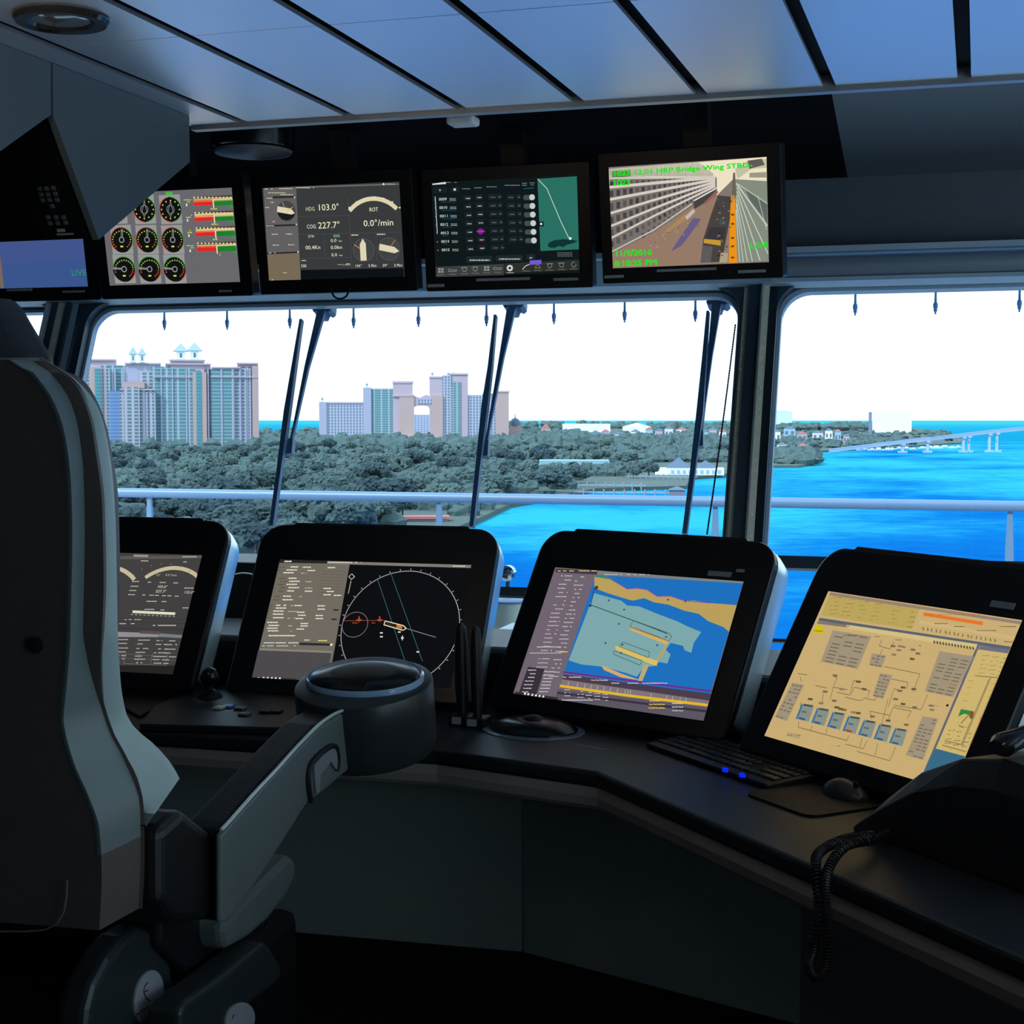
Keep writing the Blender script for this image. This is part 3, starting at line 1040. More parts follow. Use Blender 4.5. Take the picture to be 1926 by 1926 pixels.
c.poly([(225, 1258), (950, 1225), (952, 1345), (228, 1368)], (58, 62, 62), 2)
c.poly([(955, 1222), (1760, 1180), (1764, 1290), (957, 1328)], (44, 48, 44), 2)
c.poly([(1225, 1190), (1350, 1182), (1352, 1228), (1228, 1235)], (112, 88, 215), 4)
for k, x in enumerate((280, 405, 530, 645, 768, 885, 1190, 1310, 1440, 1565, 1695)):
    y = 1296 - (x - 280) * 0.045
    col = (140, 144, 142)
    if k in (0, 4):
        for dx in (-30, 2):
            for dy in (-24, 4):
                c.rect(x + dx, y + dy, x + dx + 26, y + dy + 20, col, 3)
    elif k in (1, 5):
        c.line([(x - 48, y + 16), (x - 36, y - 12), (x - 10, y), (x + 44, y), (x + 34, y + 16), (x - 48, y + 16)], 5, col, 3)
    elif k == 6:
        c.line([(x - 40, y + 30), (x - 10, y - 6), (x + 34, y - 26)], 6, (230, 230, 220), 3)
    elif k == 7:
        c.line([(x - 30, y + 20), (x, y - 28), (x + 30, y + 20), (x - 30, y + 20)], 5, (150, 140, 60), 3)
    elif k == 10:
        c.arc(x, y, 24, 5, 60, 380, col, 3, 18)
    else:
        c.arc(x, y, 22, 5, 0, 360, col, 3, 16)
        c.line([(x - 38, y - 20), (x + 34, y - 22)], 5, col, 3)
    c.dash(x - 40, y + 46, x + 40, 7, (120, 124, 122), 3, R, 1)
c.arc(1014, 1270, 22, 14, 0, 360, (225, 228, 226), 3, 20)
for k in range(8):
    a = k * PI / 4
    c.line([(1014 + 22 * math.cos(a), 1270 + 22 * math.sin(a)), (1014 + 36 * math.cos(a), 1270 + 36 * math.sin(a))], 9, (225, 228, 226), 3)
c.dash(980, 1320, 1056, 8, (200, 200, 200), 3, R, 1)
c.fin()
# ---- overhead 4 : camera picture
c = disp('overhead_display', 'hanging display with a green captioned video of balconies and an orange quay strip', (-1.121, 4.757, 2.439), -0.1, -0.143, 0.5, 'over', (1110, 260, 5.205), [(1156, 520, 0.062, 0.009), (1292, 507, 0.19, 0.008), (1415, 510, 0.085, 0.009)])
c.bgd((128, 120, 112))
VX, VY = 1265, 400
c.poly([(183, 300), (1728, 183), (1728, 420), (1400, 400), (1240, 560), (1240, 380), (190, 480)], (238, 226, 196), 1)
c.poly([(183, 300), (420, 285), (640, 262), (1060, 236), (1210, 350), (1200, 372), (190, 372)], (160, 160, 150), 1)
# ship side with balcony rows
rowsL = [480, 600, 735, 860, 975, 1090]
rowsR = [383, 405, 428, 450, 470, 492]
c.poly([(190, 376), (1232, 380), (1240, 500), (620, 940), (218, 1130)], (118, 112, 108), 2)
for k in range(7):
    yl0 = ([400] + rowsL)[k]
    yr0 = ([380] + rowsR)[k]
    yl1 = (rowsL + [1200])[k]
    yr1 = (rowsR + [512])[k]
    n = 26
    for j in range(n):
        f0 = 1 - (1 - j / n) ** 1.7
        f1 = 1 - (1 - (j + 0.55) / n) ** 1.7
        xa_, xb_ = 192 + (1215 - 192) * f0, 192 + (1215 - 192) * f1
        ya_ = yl0 + (yr0 - yl0) * f0
        yb_ = yl1 + (yr1 - yl1) * f0
        hh = (yb_ - ya_)
        if ya_ + hh > 1130 - (xa_ - 218) * 0.45:
            continue
        g_ = R.randint(60, 96)
        c.poly([(xa_, ya_ + hh * .28), (xb_, ya_ + hh * .28), (xb_, ya_ + hh * .78), (xa_, ya_ + hh * .8)], (g_, g_ - 4, g_ - 4), 3)
for k in range(6):
    if k < 5:
        c.line([(190, rowsL[k]), (620, rowsL[k] - (rowsL[k] - rowsR[k]) * .42), (1225, rowsR[k])], max(26 - 2 * k, 16), (214, 204, 194), 4)
c.line([(216, 1108), (620, 900), (1000, 640)], 14, (200, 186, 174), 4)
c.line([(192, 392), (1232, 382)], 18, (205, 200, 192), 4)
# quay
c.poly([(218, 1130), (620, 925), (1020, 655), (1120, 640), (1240, 560), (1385, 560), (1370, 1220), (218, 1282)], (150, 122, 104), 3)
c.poly([(740, 900), (1000, 700), (900, 800), (760, 930)], (168, 134, 84), 5)
c.poly([(740, 905), (935, 740), (930, 800), (750, 925)], (172, 138, 88), 5)
c.poly([(860, 1000), (1010, 780), (1090, 790), (900, 1050), (790, 1110)], (104, 92, 132), 5)
c.poly([(930, 770), (1010, 690), (1030, 720), (950, 800)], (190, 186, 180), 6)
c.poly([(1015, 615), (1240, 485), (1245, 500), (1110, 640), (1030, 690), (1015, 680)], (70, 66, 66), 6)
c.line([(1015, 612), (1240, 488)], 12, (225, 225, 220), 7)
c.line([(1120, 640), (1250, 520)], 22, (150, 92, 82), 7)
c.poly([(1250, 560), (1385, 570), (1375, 760), (1290, 1210), (1080, 1220), (1110, 980), (1180, 760)], (72, 66, 64), 5)
c.poly([(1180, 870), (1330, 870), (1310, 1000), (1120, 990)], (60, 54, 60), 6)
c.poly([(1118, 985), (1282, 1000), (1278, 1052), (1112, 1025)], (196, 152, 52), 7)
c.poly([(1280, 780), (1345, 780), (1330, 840), (1260, 835)], (66, 82, 78), 7)
c.poly([(1100, 1050), (1200, 1060), (1180, 1215), (1080, 1220)], (92, 90, 92), 6)
c.poly([(1280, 1120), (1350, 1125), (1345, 1215), (1265, 1218)], (176, 160, 130), 7)
for k in range(26):
    x, y = R.uniform(1200, 1370), R.uniform(580, 1150)
    c.rect(x, y, x + R.uniform(10, 30), y + R.uniform(6, 20), R.choice(((110, 104, 96), (46, 44, 44), (136, 130, 122), (84, 92, 96))), 8)
for k in range(30):
    x = R.uniform(240, 1060)
    y = 1140 - (x - 240) * .48 + R.uniform(10, 120)
    c.rect(x, y, x + R.uniform(6, 16), y + R.uniform(5, 14), R.choice(((120, 90, 80), (176, 156, 140), (100, 84, 78))), 6)
c.poly([(1400, 340), (1420, 335), (1430, 560), (1385, 640)], (104, 98, 90), 6)
c.poly([(1380, 560), (1415, 560), (1440, 1218), (1358, 1222), (1370, 760)], (236, 146, 22), 6)
for y in (740, 830, 968, 1050, 1160):
    c.rect(1380, y, 1410, y + 16, (90, 60, 20), 7)
c.poly([(1400, 400), (1728, 425), (1742, 1200), (1440, 1215), (1415, 560)], (132, 140, 128), 5)
c.poly([(1520, 490), (1730, 640), (1735, 830), (1690, 770), (1560, 600)], (96, 106, 100), 6)
for x1, y1, x2, y2, w_ in ((1430, 440, 1735, 860, 14), (1450, 450, 1735, 640, 8), (1440, 480, 1742, 1130, 10), (1440, 520, 1665, 1200, 10), (1436, 560, 1590, 1205, 8), (1432, 600, 1540, 1208, 8), (1430, 640, 1500, 1212, 8), (1428, 700, 1465, 1212, 8), (1640, 560, 1730, 900, 5)):
    c.line([(x1, y1), (x2, y2)], w_, (198, 204, 186), 7)
c.poly([(1420, 300), (1560, 215), (1728, 200), (1728, 290), (1580, 300), (1440, 400)], (196, 192, 166), 4)
c.poly([(1540, 220), (1680, 200), (1710, 260), (1560, 300)], (96, 92, 84), 5)
c.poly([(1560, 340), (1725, 330), (1727, 385), (1560, 385)], (158, 152, 134), 6)
GRN = (20, 228, 22)


def ctext(x, y, st, h, w, slope):
    # captions drawn with a bold dark backing stroke
    c.text(x, y, st, h, GRN, 10, w)
    c.text(x + 3, y, st, h, GRN, 10, w)
    c.text(x, y - 4, st, h, GRN, 10, w)
    c.text(x + 5, y - 2, st, h, GRN, 10, w)


c.rect(215, 322, 400, 372, (96, 130, 80), 8)
x_ = 218
u_, v_ = c.u, c.vv
ctext(218, 372, '1023 12.01 HRP Bridge Wing STBD-', 46, 1370, 0)
ctext(216, 468, '1023', 54, 176, 0)
ctext(238, 1158, '11/9/2016', 54, 366, 0)
ctext(236, 1256, '8:18:25 PM', 54, 416, 0)
ctext(1562, 1080, 'LIVE', 54, 178, 0)
c.fin()
# ---- overhead 0 : half hidden blue picture
c = disp('overhead_display', 'hanging display at far left showing plain hazy blue with the word LIVE', (-3.49, 4.70, 2.425), 0.04, -0.177, 0.5, 'over', (0, 0, 3.21), [(38, 545, 0.1, 0.008), (140, 548, 0.085, 0.007)])
c.bgd((66, 84, 140))
c.rect(-60, 1200, 24, 1740, (120, 104, 84), 1)
c.poly([(24, 1600), (560, 1560), (560, 1760), (24, 1760)], (58, 84, 140), 1)
c.text(432, 1664, 'LIVE', 36, (40, 150, 110), 3, 92)
c.fin()

# ---- desk 1 : conning
c = disp('console_display', 'tilted console display with pale arcs and white tables, partly hidden by the chair', (-2.7026, 3.96, 1.2605), 0.0, 0.51, 0.58, 'desk', (160, 940, 4.1875))
c.bgd((66, 64, 64))
c.poly([(-1600, 1300), (715, 1305), (690, 1400), (-1600, 1400)], (38, 36, 36), 1)
c.poly([(-1600, 420), (930, 438), (925, 462), (-1600, 445)], (90, 88, 86), 2)
c.rect(385, 432, 495, 452, (150, 148, 140), 3)
c.dash(768, 450, 880, 9, (190, 188, 180), 3, R)
c.arc(626, 880, 340, 30, 47, 131, (198, 186, 154), 3, 34)
c.arc(92, 876, 340, 30, 47, 131, (198, 186, 154), 3, 34)
for k in range(8):
    a = math.radians(130 - k * 12)
    c.rect(626 + 375 * math.cos(a) - 4, 880 - 375 * math.sin(a) - 4, 626 + 375 * math.cos(a) + 4, 880 - 375 * math.sin(a) + 4, (120, 118, 112), 3)
c.text(560, 600, 'ROT', 16, (170, 166, 150), w=32)
c.text(632, 600, '0.0°/min', 16, (190, 186, 165), w=90)
c.text(566, 694, '103.0°', 20, (225, 220, 195), w=80)
c.text(554, 730, '227.7°', 20, (225, 220, 195), w=84)
c.text(778, 738, '135.0°', 20, (215, 212, 190), w=78)
for x0, x1, y in ((440, 500, 482), (775, 800, 490), (372, 425, 644), (495, 520, 650), (588, 635, 652), (696, 732, 656), (360, 420, 682), (350, 402, 715), (340, 392, 748), (452, 475, 750), (508, 540, 752), (552, 580, 753), (608, 636, 756), (650, 680, 757), (708, 738, 760), (485, 565, 800), (604, 640, 802), (470, 545, 864), (595, 625, 868), (782, 860, 696), (770, 815, 852)):
    c.dash(x0, y, x1, 9, (195, 190, 170), 3, R, 1)
c.poly([(376, 872), (712, 888), (708, 908), (374, 892)], (226, 218, 196), 3)
for k in range(11):
    c.rect(362 + k * 33, 902 + k * 1.4, 378 + k * 33, 907 + k * 1.4, (190, 186, 170), 3)
for y in (930, 960, 1005, 1015):
    c.line([(-1500, y - 60), (250, y), (790, y + 14)], 3, (52, 50, 50), 2)
c.dash(276, 944, 440, 10, (170, 166, 150), 3, R)
c.dash(272, 976, 390, 10, (190, 186, 170), 3, R)
c.dash(520, 990, 728, 10, (200, 196, 180), 3, R)
c.poly([(-1500, 990), (250, 1040), (585, 1052), (575, 1082), (-1500, 1040)], (142, 142, 146), 2)
c.poly([(440, 1030), (590, 1040), (585, 1062), (430, 1054)], (92, 76, 76), 3)
c.poly([(585, 1052), (772, 1066), (765, 1090), (575, 1080)], (120, 122, 130), 2)
for y in (1102, 1132, 1168, 1198, 1228, 1252, 1280):
    for x0 in (-900, -500, -100, 262, 420, 565, 640):
        c.dash(x0 - 0.2 * (y - 1100), y + (x0 - 262) * .025, x0 + R.uniform(40, 110) - 0.2 * (y - 1100), 10, (180, 176, 166), 3, R, .8)
for x0 in (310, 415, 520, 640):
    c.line([(x0 + 15, 1205), (x0 - 8, 1300)], 3, (120, 118, 116), 2)
c.line([(250, 1212), (735, 1238)], 3, (110, 108, 106), 2)
c.line([(250, 1245), (725, 1268)], 3, (96, 94, 92), 2)
c.line([(310, 1290), (640, 1305)], 3, (120, 118, 116), 2)
c.fin()
# ---- desk 2 : radar
c = disp('console_display', 'tilted console display with a dark radar circle and grey data column', (-1.915, 4.032, 1.2485), 0.002, 0.5245, 0.58, 'desk', (460, 960, 3.852))
c.bgd((13, 15, 19))
c.poly([(258, 355), (765, 372), (610, 1240), (55, 1220)], (112, 106, 96), 1)
c.poly([(100, 1010), (628, 1030), (590, 1250), (50, 1225)], (76, 74, 76), 2)
c.poly([(258, 355), (600, 367), (598, 385), (253, 380)], (40, 38, 36), 3)
c.poly([(760, 372), (1650, 396), (1646, 418), (756, 392)], (128, 122, 116), 2)
c.poly([(600, 367), (765, 372), (760, 392), (598, 385)], (132, 126, 118), 3)
c.dash(290, 370, 340, 12, (235, 230, 215), 4, R, 1)
c.dash(605, 378, 845, 9, (220, 215, 200), 4, R, .9)
c.dash(1510, 405, 1600, 8, (230, 225, 210), 4, R, .9)
for i, (x, y) in enumerate(((345, 410), (335, 432), (312, 452), (350, 492), (355, 514), (335, 536), (350, 560), (340, 584), (310, 622), (305, 648), (260, 688), (258, 708), (240, 730), (236, 752), (238, 778), (196, 812), (205, 834), (195, 854), (200, 873))):
    c.dash(x - 30, y, x + 44, 11, (232, 226, 205), 3, R, .95)
    if i % 2 == 0:
        c.dash(x + 75, y + 3, x + 140, 8, (190, 184, 164), 3, R, .7)
    c.dash(x - 95, y + 1, x - 55, 6, (66, 62, 56), 3, R, .8)
for x, y in ((450, 412), (480, 436), (625, 415), (595, 566), (618, 588), (595, 612), (670, 616), (385, 690), (552, 692), (552, 716), (404, 738), (412, 760), (396, 784), (538, 762), (538, 784), (430, 820), (428, 838), (400, 860), (460, 586)):
    c.dash(x - 22, y, x + 30, 11, (230, 224, 205), 3, R, 1)
for k in range(9):
    y = 440 + 22 * k
    c.line([(560 - k * 3, y), (735 - k * 4, y + 6)], 3, (92, 88, 80), 2)
c.rect(645, 717, 682, 727, (16, 16, 20), 4)
c.rect(630, 785, 668, 795, (16, 16, 20), 4)
c.dash(175, 908, 365, 12, (226, 220, 200), 3, R, 1)
c.dash(432, 940, 470, 9, (225, 220, 210), 3, R, 1)
c.dash(535, 944, 600, 10, (236, 226, 110), 3, R, 1)
c.rect(136, 950, 205, 968, (76, 96, 124), 3)
for x in (140, 225, 318):
    c.dash(x, 960, x + 74, 9, (225, 225, 220), 4, R, 1)
c.poly([(400, 958), (620, 965), (620, 982), (397, 976)], (46, 44, 42), 3)
c.rect(622, 965, 636, 982, (220, 218, 210), 4)
c.dash(130, 982, 370, 9, (200, 196, 186), 3, R, .8)
c.poly([(112, 1000), (640, 1020), (636, 1034), (110, 1014)], (136, 130, 122), 3)
c.poly([(60, 1205), (380, 1218), (376, 1238), (55, 1226)], (52, 50, 50), 3)
for x in (138, 168, 198, 226, 256):
    c.disc(x, 1214 + (x - 138) * .03, 8, (222, 222, 222), 4, 10)
c.dash(75, 1212, 110, 8, (170, 168, 160), 4, R)
# range ring centred on its true circle
cc = c.m(1125, 862)
rr = abs(c.m(1556, 862)[0] - cc[0])
c.arc(1125, 850, 430, 5, 0, 360, (172, 172, 172), 3, 72)
for k in range(36):
    a = math.radians(k * 10)
    p0 = c.m(1125, 850)
    for q in (0,):
        R0 = abs(c.m(1125 + 430, 850)[0] - p0[0])
        c.raw([(p0[0] + (R0 + d) * math.cos(a) + e * math.sin(a), p0[1] - (R0 + d) * math.sin(a) + e * math.cos(a)) for d, e in ((0.003, -0.0009), (0.008, -0.0009), (0.008, 0.0009), (0.003, 0.0009))], (176, 176, 172), 3)
c.arc(800, 828, 92, 4, 0, 360, (140, 118, 120), 4, 36)
c.line([(722, 800), (1020, 798)], 5, (128, 66, 42), 4)
for x in (830, 980):
    c.line([(x - 18, 794), (x + 18, 794)], 9, (200, 78, 44), 5)
    c.line([(x, 768), (x, 808)], 9, (190, 72, 40), 5)
c.dash(782, 816, 820, 10, (170, 66, 40), 5, R, 1)
c.dash(922, 816, 950, 10, (170, 66, 40), 5, R, 1)
c.line([(1020, 802), (1152, 836), (1172, 856), (1148, 870), (1010, 830), (1020, 802)], 6, (236, 234, 216), 6)
c.poly([(1028, 812), (1145, 842), (1140, 862), (1024, 828)], (60, 34, 12), 5)
c.poly([(1104, 826), (1146, 842), (1140, 860), (1100, 850)], (214, 120, 34), 6)
c.line([(1172, 856), (1386, 920)], 4, (150, 150, 158), 4)
c.line([(964, 500), (1162, 1090)], 4, (58, 104, 106), 4)
c.line([(1058, 452), (1290, 1095)], 4, (58, 104, 106), 4)
for x, y in ((992, 888), (992, 916), (1122, 882), (1256, 1026), (1144, 925)):
    c.rect(x - 9, y - 5, x + 9, y + 5, (226, 226, 222), 5)
c.line([(1144, 908), (1144, 942)], 6, (226, 226, 222), 5)
c.line([(756, 480), (778, 460), (798, 482), (774, 502), (756, 480)], 5, (190, 186, 176), 5)
c.line([(772, 510), (752, 604)], 7, (150, 146, 136), 5)
c.fin()
# ---- desk 3 : chart
c = disp('console_display', 'tilted console display showing a blue and yellow harbour chart', (-1.077, 3.975, 1.253), -0.391, 0.514, 0.58, 'desk', (900, 960, 3.21), [(1356, 1082, 0.066, 0.013), (1395, 1076, 0.022, 0.008)])
c.bgd((112, 100, 112))
LAND = (186, 158, 92)
c.poly([(705, 392), (1610, 438), (1400, 1110), (515, 985)], (30, 112, 190), 1)
c.poly([(700, 500), (770, 520), (860, 545), (900, 575), (970, 580), (1080, 625), (1200, 670), (1260, 700), (1345, 735), (1300, 800), (1285, 860), (1245, 845), (1235, 818), (1160, 800), (1130, 840), (1160, 870), (1140, 925), (1090, 915), (1060, 940), (1000, 945), (955, 1005), (900, 985), (760, 945), (620, 930), (545, 905)], (124, 168, 172), 2)
c.poly([(700, 392), (760, 395), (840, 440), (900, 475), (960, 470), (1020, 480), (1080, 520), (1160, 518), (1240, 545), (1300, 545), (1400, 560), (1590, 575), (1535, 735), (1480, 705), (1390, 670), (1330, 625), (1240, 605), (1150, 570), (1060, 555), (1000, 530), (930, 545), (860, 525), (780, 500), (700, 470)], LAND, 3)
c.line([(762, 395), (840, 440), (900, 475), (960, 470), (1020, 480), (1080, 520), (1160, 518), (1240, 545), (1400, 560)], 4, (130, 70, 170), 4)
c.poly([(703, 390), (770, 395), (820, 420), (700, 402)], (60, 130, 120), 4)
c.poly([(910, 705), (935, 708), (1150, 795), (1135, 812), (915, 722)], (206, 176, 96), 4)
c.poly([(825, 820), (860, 822), (1085, 912), (1075, 940), (1040, 928), (830, 842)], (216, 190, 100), 4)
c.poly([(742, 938), (770, 945), (860, 985), (990, 1030), (860, 1008), (760, 965)], (210, 170, 110), 4)
c.poly([(1128, 812), (1150, 812), (1085, 915), (1066, 912)], (176, 164, 110), 3)
c.poly([(1000, 930), (1030, 935), (985, 1040), (962, 1032)], (190, 170, 110), 3)
c.line([(700, 470), (680, 572), (905, 655), (1040, 705), (1140, 745)], 4, (44, 62, 64), 5)
c.disc(712, 468, 12, (90, 60, 40), 5, 10)
c.disc(676, 576, 7, (30, 40, 40), 5, 8)
c.line([(935, 665), (1150, 742), (1168, 765), (1150, 790), (915, 705), (935, 665)], 3, (60, 84, 86), 5)
c.line([(870, 796), (1035, 855), (1028, 890), (850, 822), (870, 796)], 3, (60, 84, 86), 5)
c.line([(820, 848), (990, 908), (975, 935), (815, 868), (820, 848)], 3, (60, 84, 86), 5)
c.line([(940, 705), (1150, 790)], 3, (180, 80, 60), 6)
for x, y in ((848, 686), (768, 802), (870, 812), (862, 862), (1080, 815), (1134, 765), (1146, 540), (1250, 550), (788, 544), (880, 600)):
    c.disc(x, y, 6, (60, 80, 82), 5, 8)
c.poly([(470, 352), (720, 364), (715, 388), (465, 374)], (64, 56, 66), 3)
c.dash(480, 366, 715, 8, (220, 200, 120), 4, R, .8)
c.poly([(720, 364), (1610, 428), (1606, 442), (716, 388)], (120, 128, 128), 3)
c.dash(760, 388, 1030, 8, (190, 190, 180), 4, R, .8)
for k in range(25):
    y = 402 + k * 25
    xr = 650 - 0.27 * (y - 400) * 1.0
    if 560 < y < 570 or 860 < y < 880:
        continue
    c.dash(xr - 150, y - 6, xr - 85, 8, (196, 188, 190), 3, R, .7)
    c.dash(xr - 60, y, xr - 5, 8, (200, 192, 194), 3, R, .7)
c.poly([(300, 945), (400, 958), (345, 1130), (240, 1115)], (56, 48, 58), 4)
for k in range(7):
    c.dash(300 - k * 6, 965 + k * 22, 350 - k * 6, 9, (206, 200, 204), 5, R, .9)
    c.dash(405 - k * 6, 975 + k * 20, 460 - k * 6, 9, (206, 200, 204), 5, R, .9)
c.dash(355, 825, 500, 9, (200, 190, 180), 5, R, 1)
c.dash(490, 855, 540, 9, (236, 200, 70), 5, R, 1)
c.dash(312, 862, 500, 9, (190, 186, 190), 5, R, .8)
c.poly([(515, 990), (1415, 1108), (1400, 1150), (505, 1020)], (74, 62, 78), 3)
c.poly([(515, 970), (1420, 1088), (1416, 1100), (512, 982)], (100, 52, 140), 4)
c.dash(510, 1008, 620, 9, (206, 200, 200), 5, R, .8)
c.dash(655, 1026, 780, 9, (206, 200, 200), 5, R, .8)
c.dash(805, 1044, 1140, 9, (206, 200, 200), 5, R, .8)
c.poly([(505, 1020), (1400, 1150), (1390, 1180), (498, 1060)], (128, 116, 120), 3)
for x in (545, 600, 645, 682, 720, 760, 800, 842, 888, 905, 920, 1045, 1140, 1175, 1220, 1255):
    c.line([(x, 1028 + (x - 505) * .14), (x - 6, 1066 + (x - 505) * .135)], 3, (196, 186, 180), 4)
c.line([(492, 1060), (900, 1118), (1392, 1178)], 13, (226, 182, 44), 5)
c.poly([(480, 1080), (1390, 1190), (1366, 1275), (460, 1150)], (92, 86, 98), 3)
c.poly([(478, 1095), (1385, 1208), (1382, 1222), (475, 1108)], (58, 50, 62), 4)
for k in range(3):
    for x0 in (520, 600, 650, 700, 750):
        c.dash(x0, 1084 + 18 * k + (x0 - 520) * .12, x0 + 34, 7, (210, 204, 206), 5, R, .8)
    c.dash(1035 - k * 4, 1150 + k * 22, 1125, 10, (232, 200, 90), 5, R, 1)
    c.dash(1170, 1166 + k * 22, 1235, 9, (210, 204, 206), 5, R, .8)
c.dash(480, 1146, 690, 9, (222, 218, 220), 5, R, .9)
c.poly([(222, 1095), (480, 1130), (476, 1152), (216, 1116)], (50, 44, 52), 5)
for x in (282, 302, 326, 348, 370, 392):
    c.disc(x, 1108 + (x - 282) * .16, 7, (222, 222, 222), 6, 8)
c.fin()
# ---- desk 4 : alarm / process schematic
c = disp('console_display', 'tilted console display at right with a beige pipe diagram and orange bar', (-0.318, 3.563, 1.257), -0.787, 0.512, 0.58, 'desk', (1400, 1000, 3.21), [(1890, 1141, 0.062, 0.014)])
BEI = (200, 172, 116)
c.bgd(BEI)
c.poly([(520, 366), (1690, 545), (1680, 562), (512, 384)], (150, 128, 114), 2)
c.poly([(512, 384), (1060, 468), (1010, 590), (462, 505)], (186, 164, 92), 2)
c.poly([(455, 520), (1640, 700), (1630, 720), (448, 538)], (92, 98, 110), 3)
c.poly([(448, 540), (640, 565), (632, 580), (440, 556)], (130, 118, 104), 4)
c.poly([(620, 562), (1410, 680), (1400, 712), (612, 584)], (210, 190, 130), 4)
c.poly([(1410, 680), (1424, 683), (1080, 1490), (1068, 1486)], (96, 100, 116), 4)
c.poly([(1424, 690), (1634, 718), (1626, 742), (1414, 712)], (112, 110, 128), 5)
c.poly([(1418, 712), (1626, 742), (1345, 1362), (1156, 1310)], (204, 180, 112), 3)
c.poly([(1156, 1310), (1352, 1362), (1262, 1560), (1066, 1488)], (56, 106, 134), 5)
c.poly([(1085, 488), (1443, 545), (1440, 566), (1080, 508)], (226, 118, 44), 4)
c.dash(1095, 502, 1430, 5, (186, 80, 30), 5, R, .7)
c.poly([(1063, 536), (1680, 640), (1670, 662), (1055, 556)], (206, 180, 124), 3)
c.poly([(430, 566), (482, 572), (470, 618), (418, 612)], (206, 190, 20), 4)
c.poly([(424, 596), (476, 600), (474, 606), (422, 602)], (150, 138, 20), 5)
DK = (128, 108, 76)
for r_ in range(5):
    y = 420 + r_ * 24
    for x0 in (540, 620, 700, 790, 900):
        c.dash(x0 - r_ * 8, y + (x0 - 540) * .15 - 20, x0 + 50 - r_ * 8, 6, (132, 112, 62), 4, R, .7)
for r_ in range(4):
    c.dash(1010 - r_ * 8, 486 + r_ * 30, 1040 - r_ * 8, 8, (132, 112, 62), 4, R, .9)
for k in range(17):
    x = 1080 + k * 27
    c.line([(x, 578 + (x - 1080) * .165), (x + R.uniform(-8, 8), 596 + (x - 1080) * .165)], 7, DK, 5)
c.dash(1150, 556, 1225, 8, (90, 74, 54), 5, R, 1)
c.dash(1270, 574, 1330, 8, (90, 74, 54), 5, R, 1)
c.dash(1405, 598, 1520, 8, (90, 74, 54), 5, R, 1)
c.dash(1545, 574, 1640, 8, (90, 74, 54), 5, R, 1)
c.rect(1570, 660, 1636, 674, (150, 136, 110), 5)
c.dash(1572, 667, 1630, 6, (70, 60, 50), 6, R, 1)
for k in range(14):
    x = 1146 + k * 18
    c.line([(x, 660 + (x - 1146) * .16), (x + 6, 676 + (x - 1146) * .16)], 8, (90, 76, 56), 6)
GP = (160, 146, 122)
for P_ in ([(535, 596), (768, 632), (685, 830), (462, 785)], [(1180, 722), (1390, 755), (1262, 1000), (1090, 965)], [(820, 855), (895, 868), (840, 1010), (775, 995)], [(770, 735), (860, 748), (830, 822), (755, 808)],
           [(290, 912), (362, 925), (258, 1145), (185, 1120)], [(1078, 1115), (1172, 1130), (1082, 1380), (975, 1350)]):
    c.poly(P_, GP, 4)
    (xa_, ya_), (xb_, yb_), (xc_, yc_), (xd_, yd_) = P_
    n = max(4, int((yd_ - ya_) / 19))
    for k in range(n):
        f = (k + .6) / n
        l0 = (xa_ + (xd_ - xa_) * f, ya_ + (yd_ - ya_) * f)
        l1 = (xb_ + (xc_ - xb_) * f, yb_ + (yc_ - yb_) * f)
        for q in range(3):
            if R.random() < .75:
                a_ = .1 + q * .3
                c.line([(l0[0] + (l1[0] - l0[0]) * a_, l0[1] + (l1[1] - l0[1]) * a_), (l0[0] + (l1[0] - l0[0]) * (a_ + .22), l0[1] + (l1[1] - l0[1]) * (a_ + .22))], 5, (112, 100, 82) if R.random() < .97 else (190, 104, 64), 6)
for k in range(7):
    x = 348 + k * 94
    y = 1038 + k * 24.5
    c.poly([(x, y), (x + 75, y + 13), (x + 42, y + 112), (x - 36, y + 90)], (134, 144, 134), 5)
    c.poly([(x - 2, y + 6), (x + 8, y + 8), (x - 26, y + 96), (x - 36, y + 92)], (50, 112, 160), 6)
    c.line([(x + 12, y + 8), (x + 66, y + 17)], 9, (70, 80, 84), 6)
    c.line([(x, y + 48), (x + 30, y + 54)], 8, (92, 104, 100), 6)
    c.line([(x - 18, y + 88), (x + 20, y + 98)], 10, (60, 96, 130) if k != 3 else (170, 70, 50), 6)
LN = (124, 104, 72)
for p in ([(330, 1148), (328, 1182), (622, 1262), (632, 1232)], [(412, 1172), (404, 1200)], [(500, 1190), (494, 1222)], [(612, 1284), (720, 1312), (742, 1262)], [(682, 1328), (880, 1384), (915, 1300)], [(808, 1280), (790, 1352)], [(712, 1250), (700, 1300)],
          [(845, 815), (1062, 860), (1020, 970)], [(815, 690), (880, 710), (905, 665)], [(830, 655), (815, 695)], [(835, 710), (820, 745)], [(890, 890), (990, 912), (980, 950)], [(610, 1000), (700, 1022), (720, 1012)], [(720, 1004), (790, 1020), (800, 990)],
          [(560, 970), (640, 988), (660, 900), (710, 910)], [(540, 940), (625, 955)], [(545, 875), (560, 885), (540, 935), (520, 1010)], [(650, 980), (665, 940), (760, 962), (745, 1000)], [(870, 1060), (905, 950), (960, 962)], [(760, 1085), (880, 1110), (900, 1062), (1010, 1085), (985, 1130)],
          [(905, 1050), (1070, 1075), (1108, 985)], [(760, 1085), (770, 1130)], [(880, 1110), (872, 1150)], [(470, 1040), (480, 980)], [(340, 880), (345, 905)], [(325, 858), (380, 866)], [(430, 930), (500, 945)], [(820, 1205), (870, 1010)], [(340, 1060), (345, 1030)]):
    c.line(p, 3.2, LN, 5)
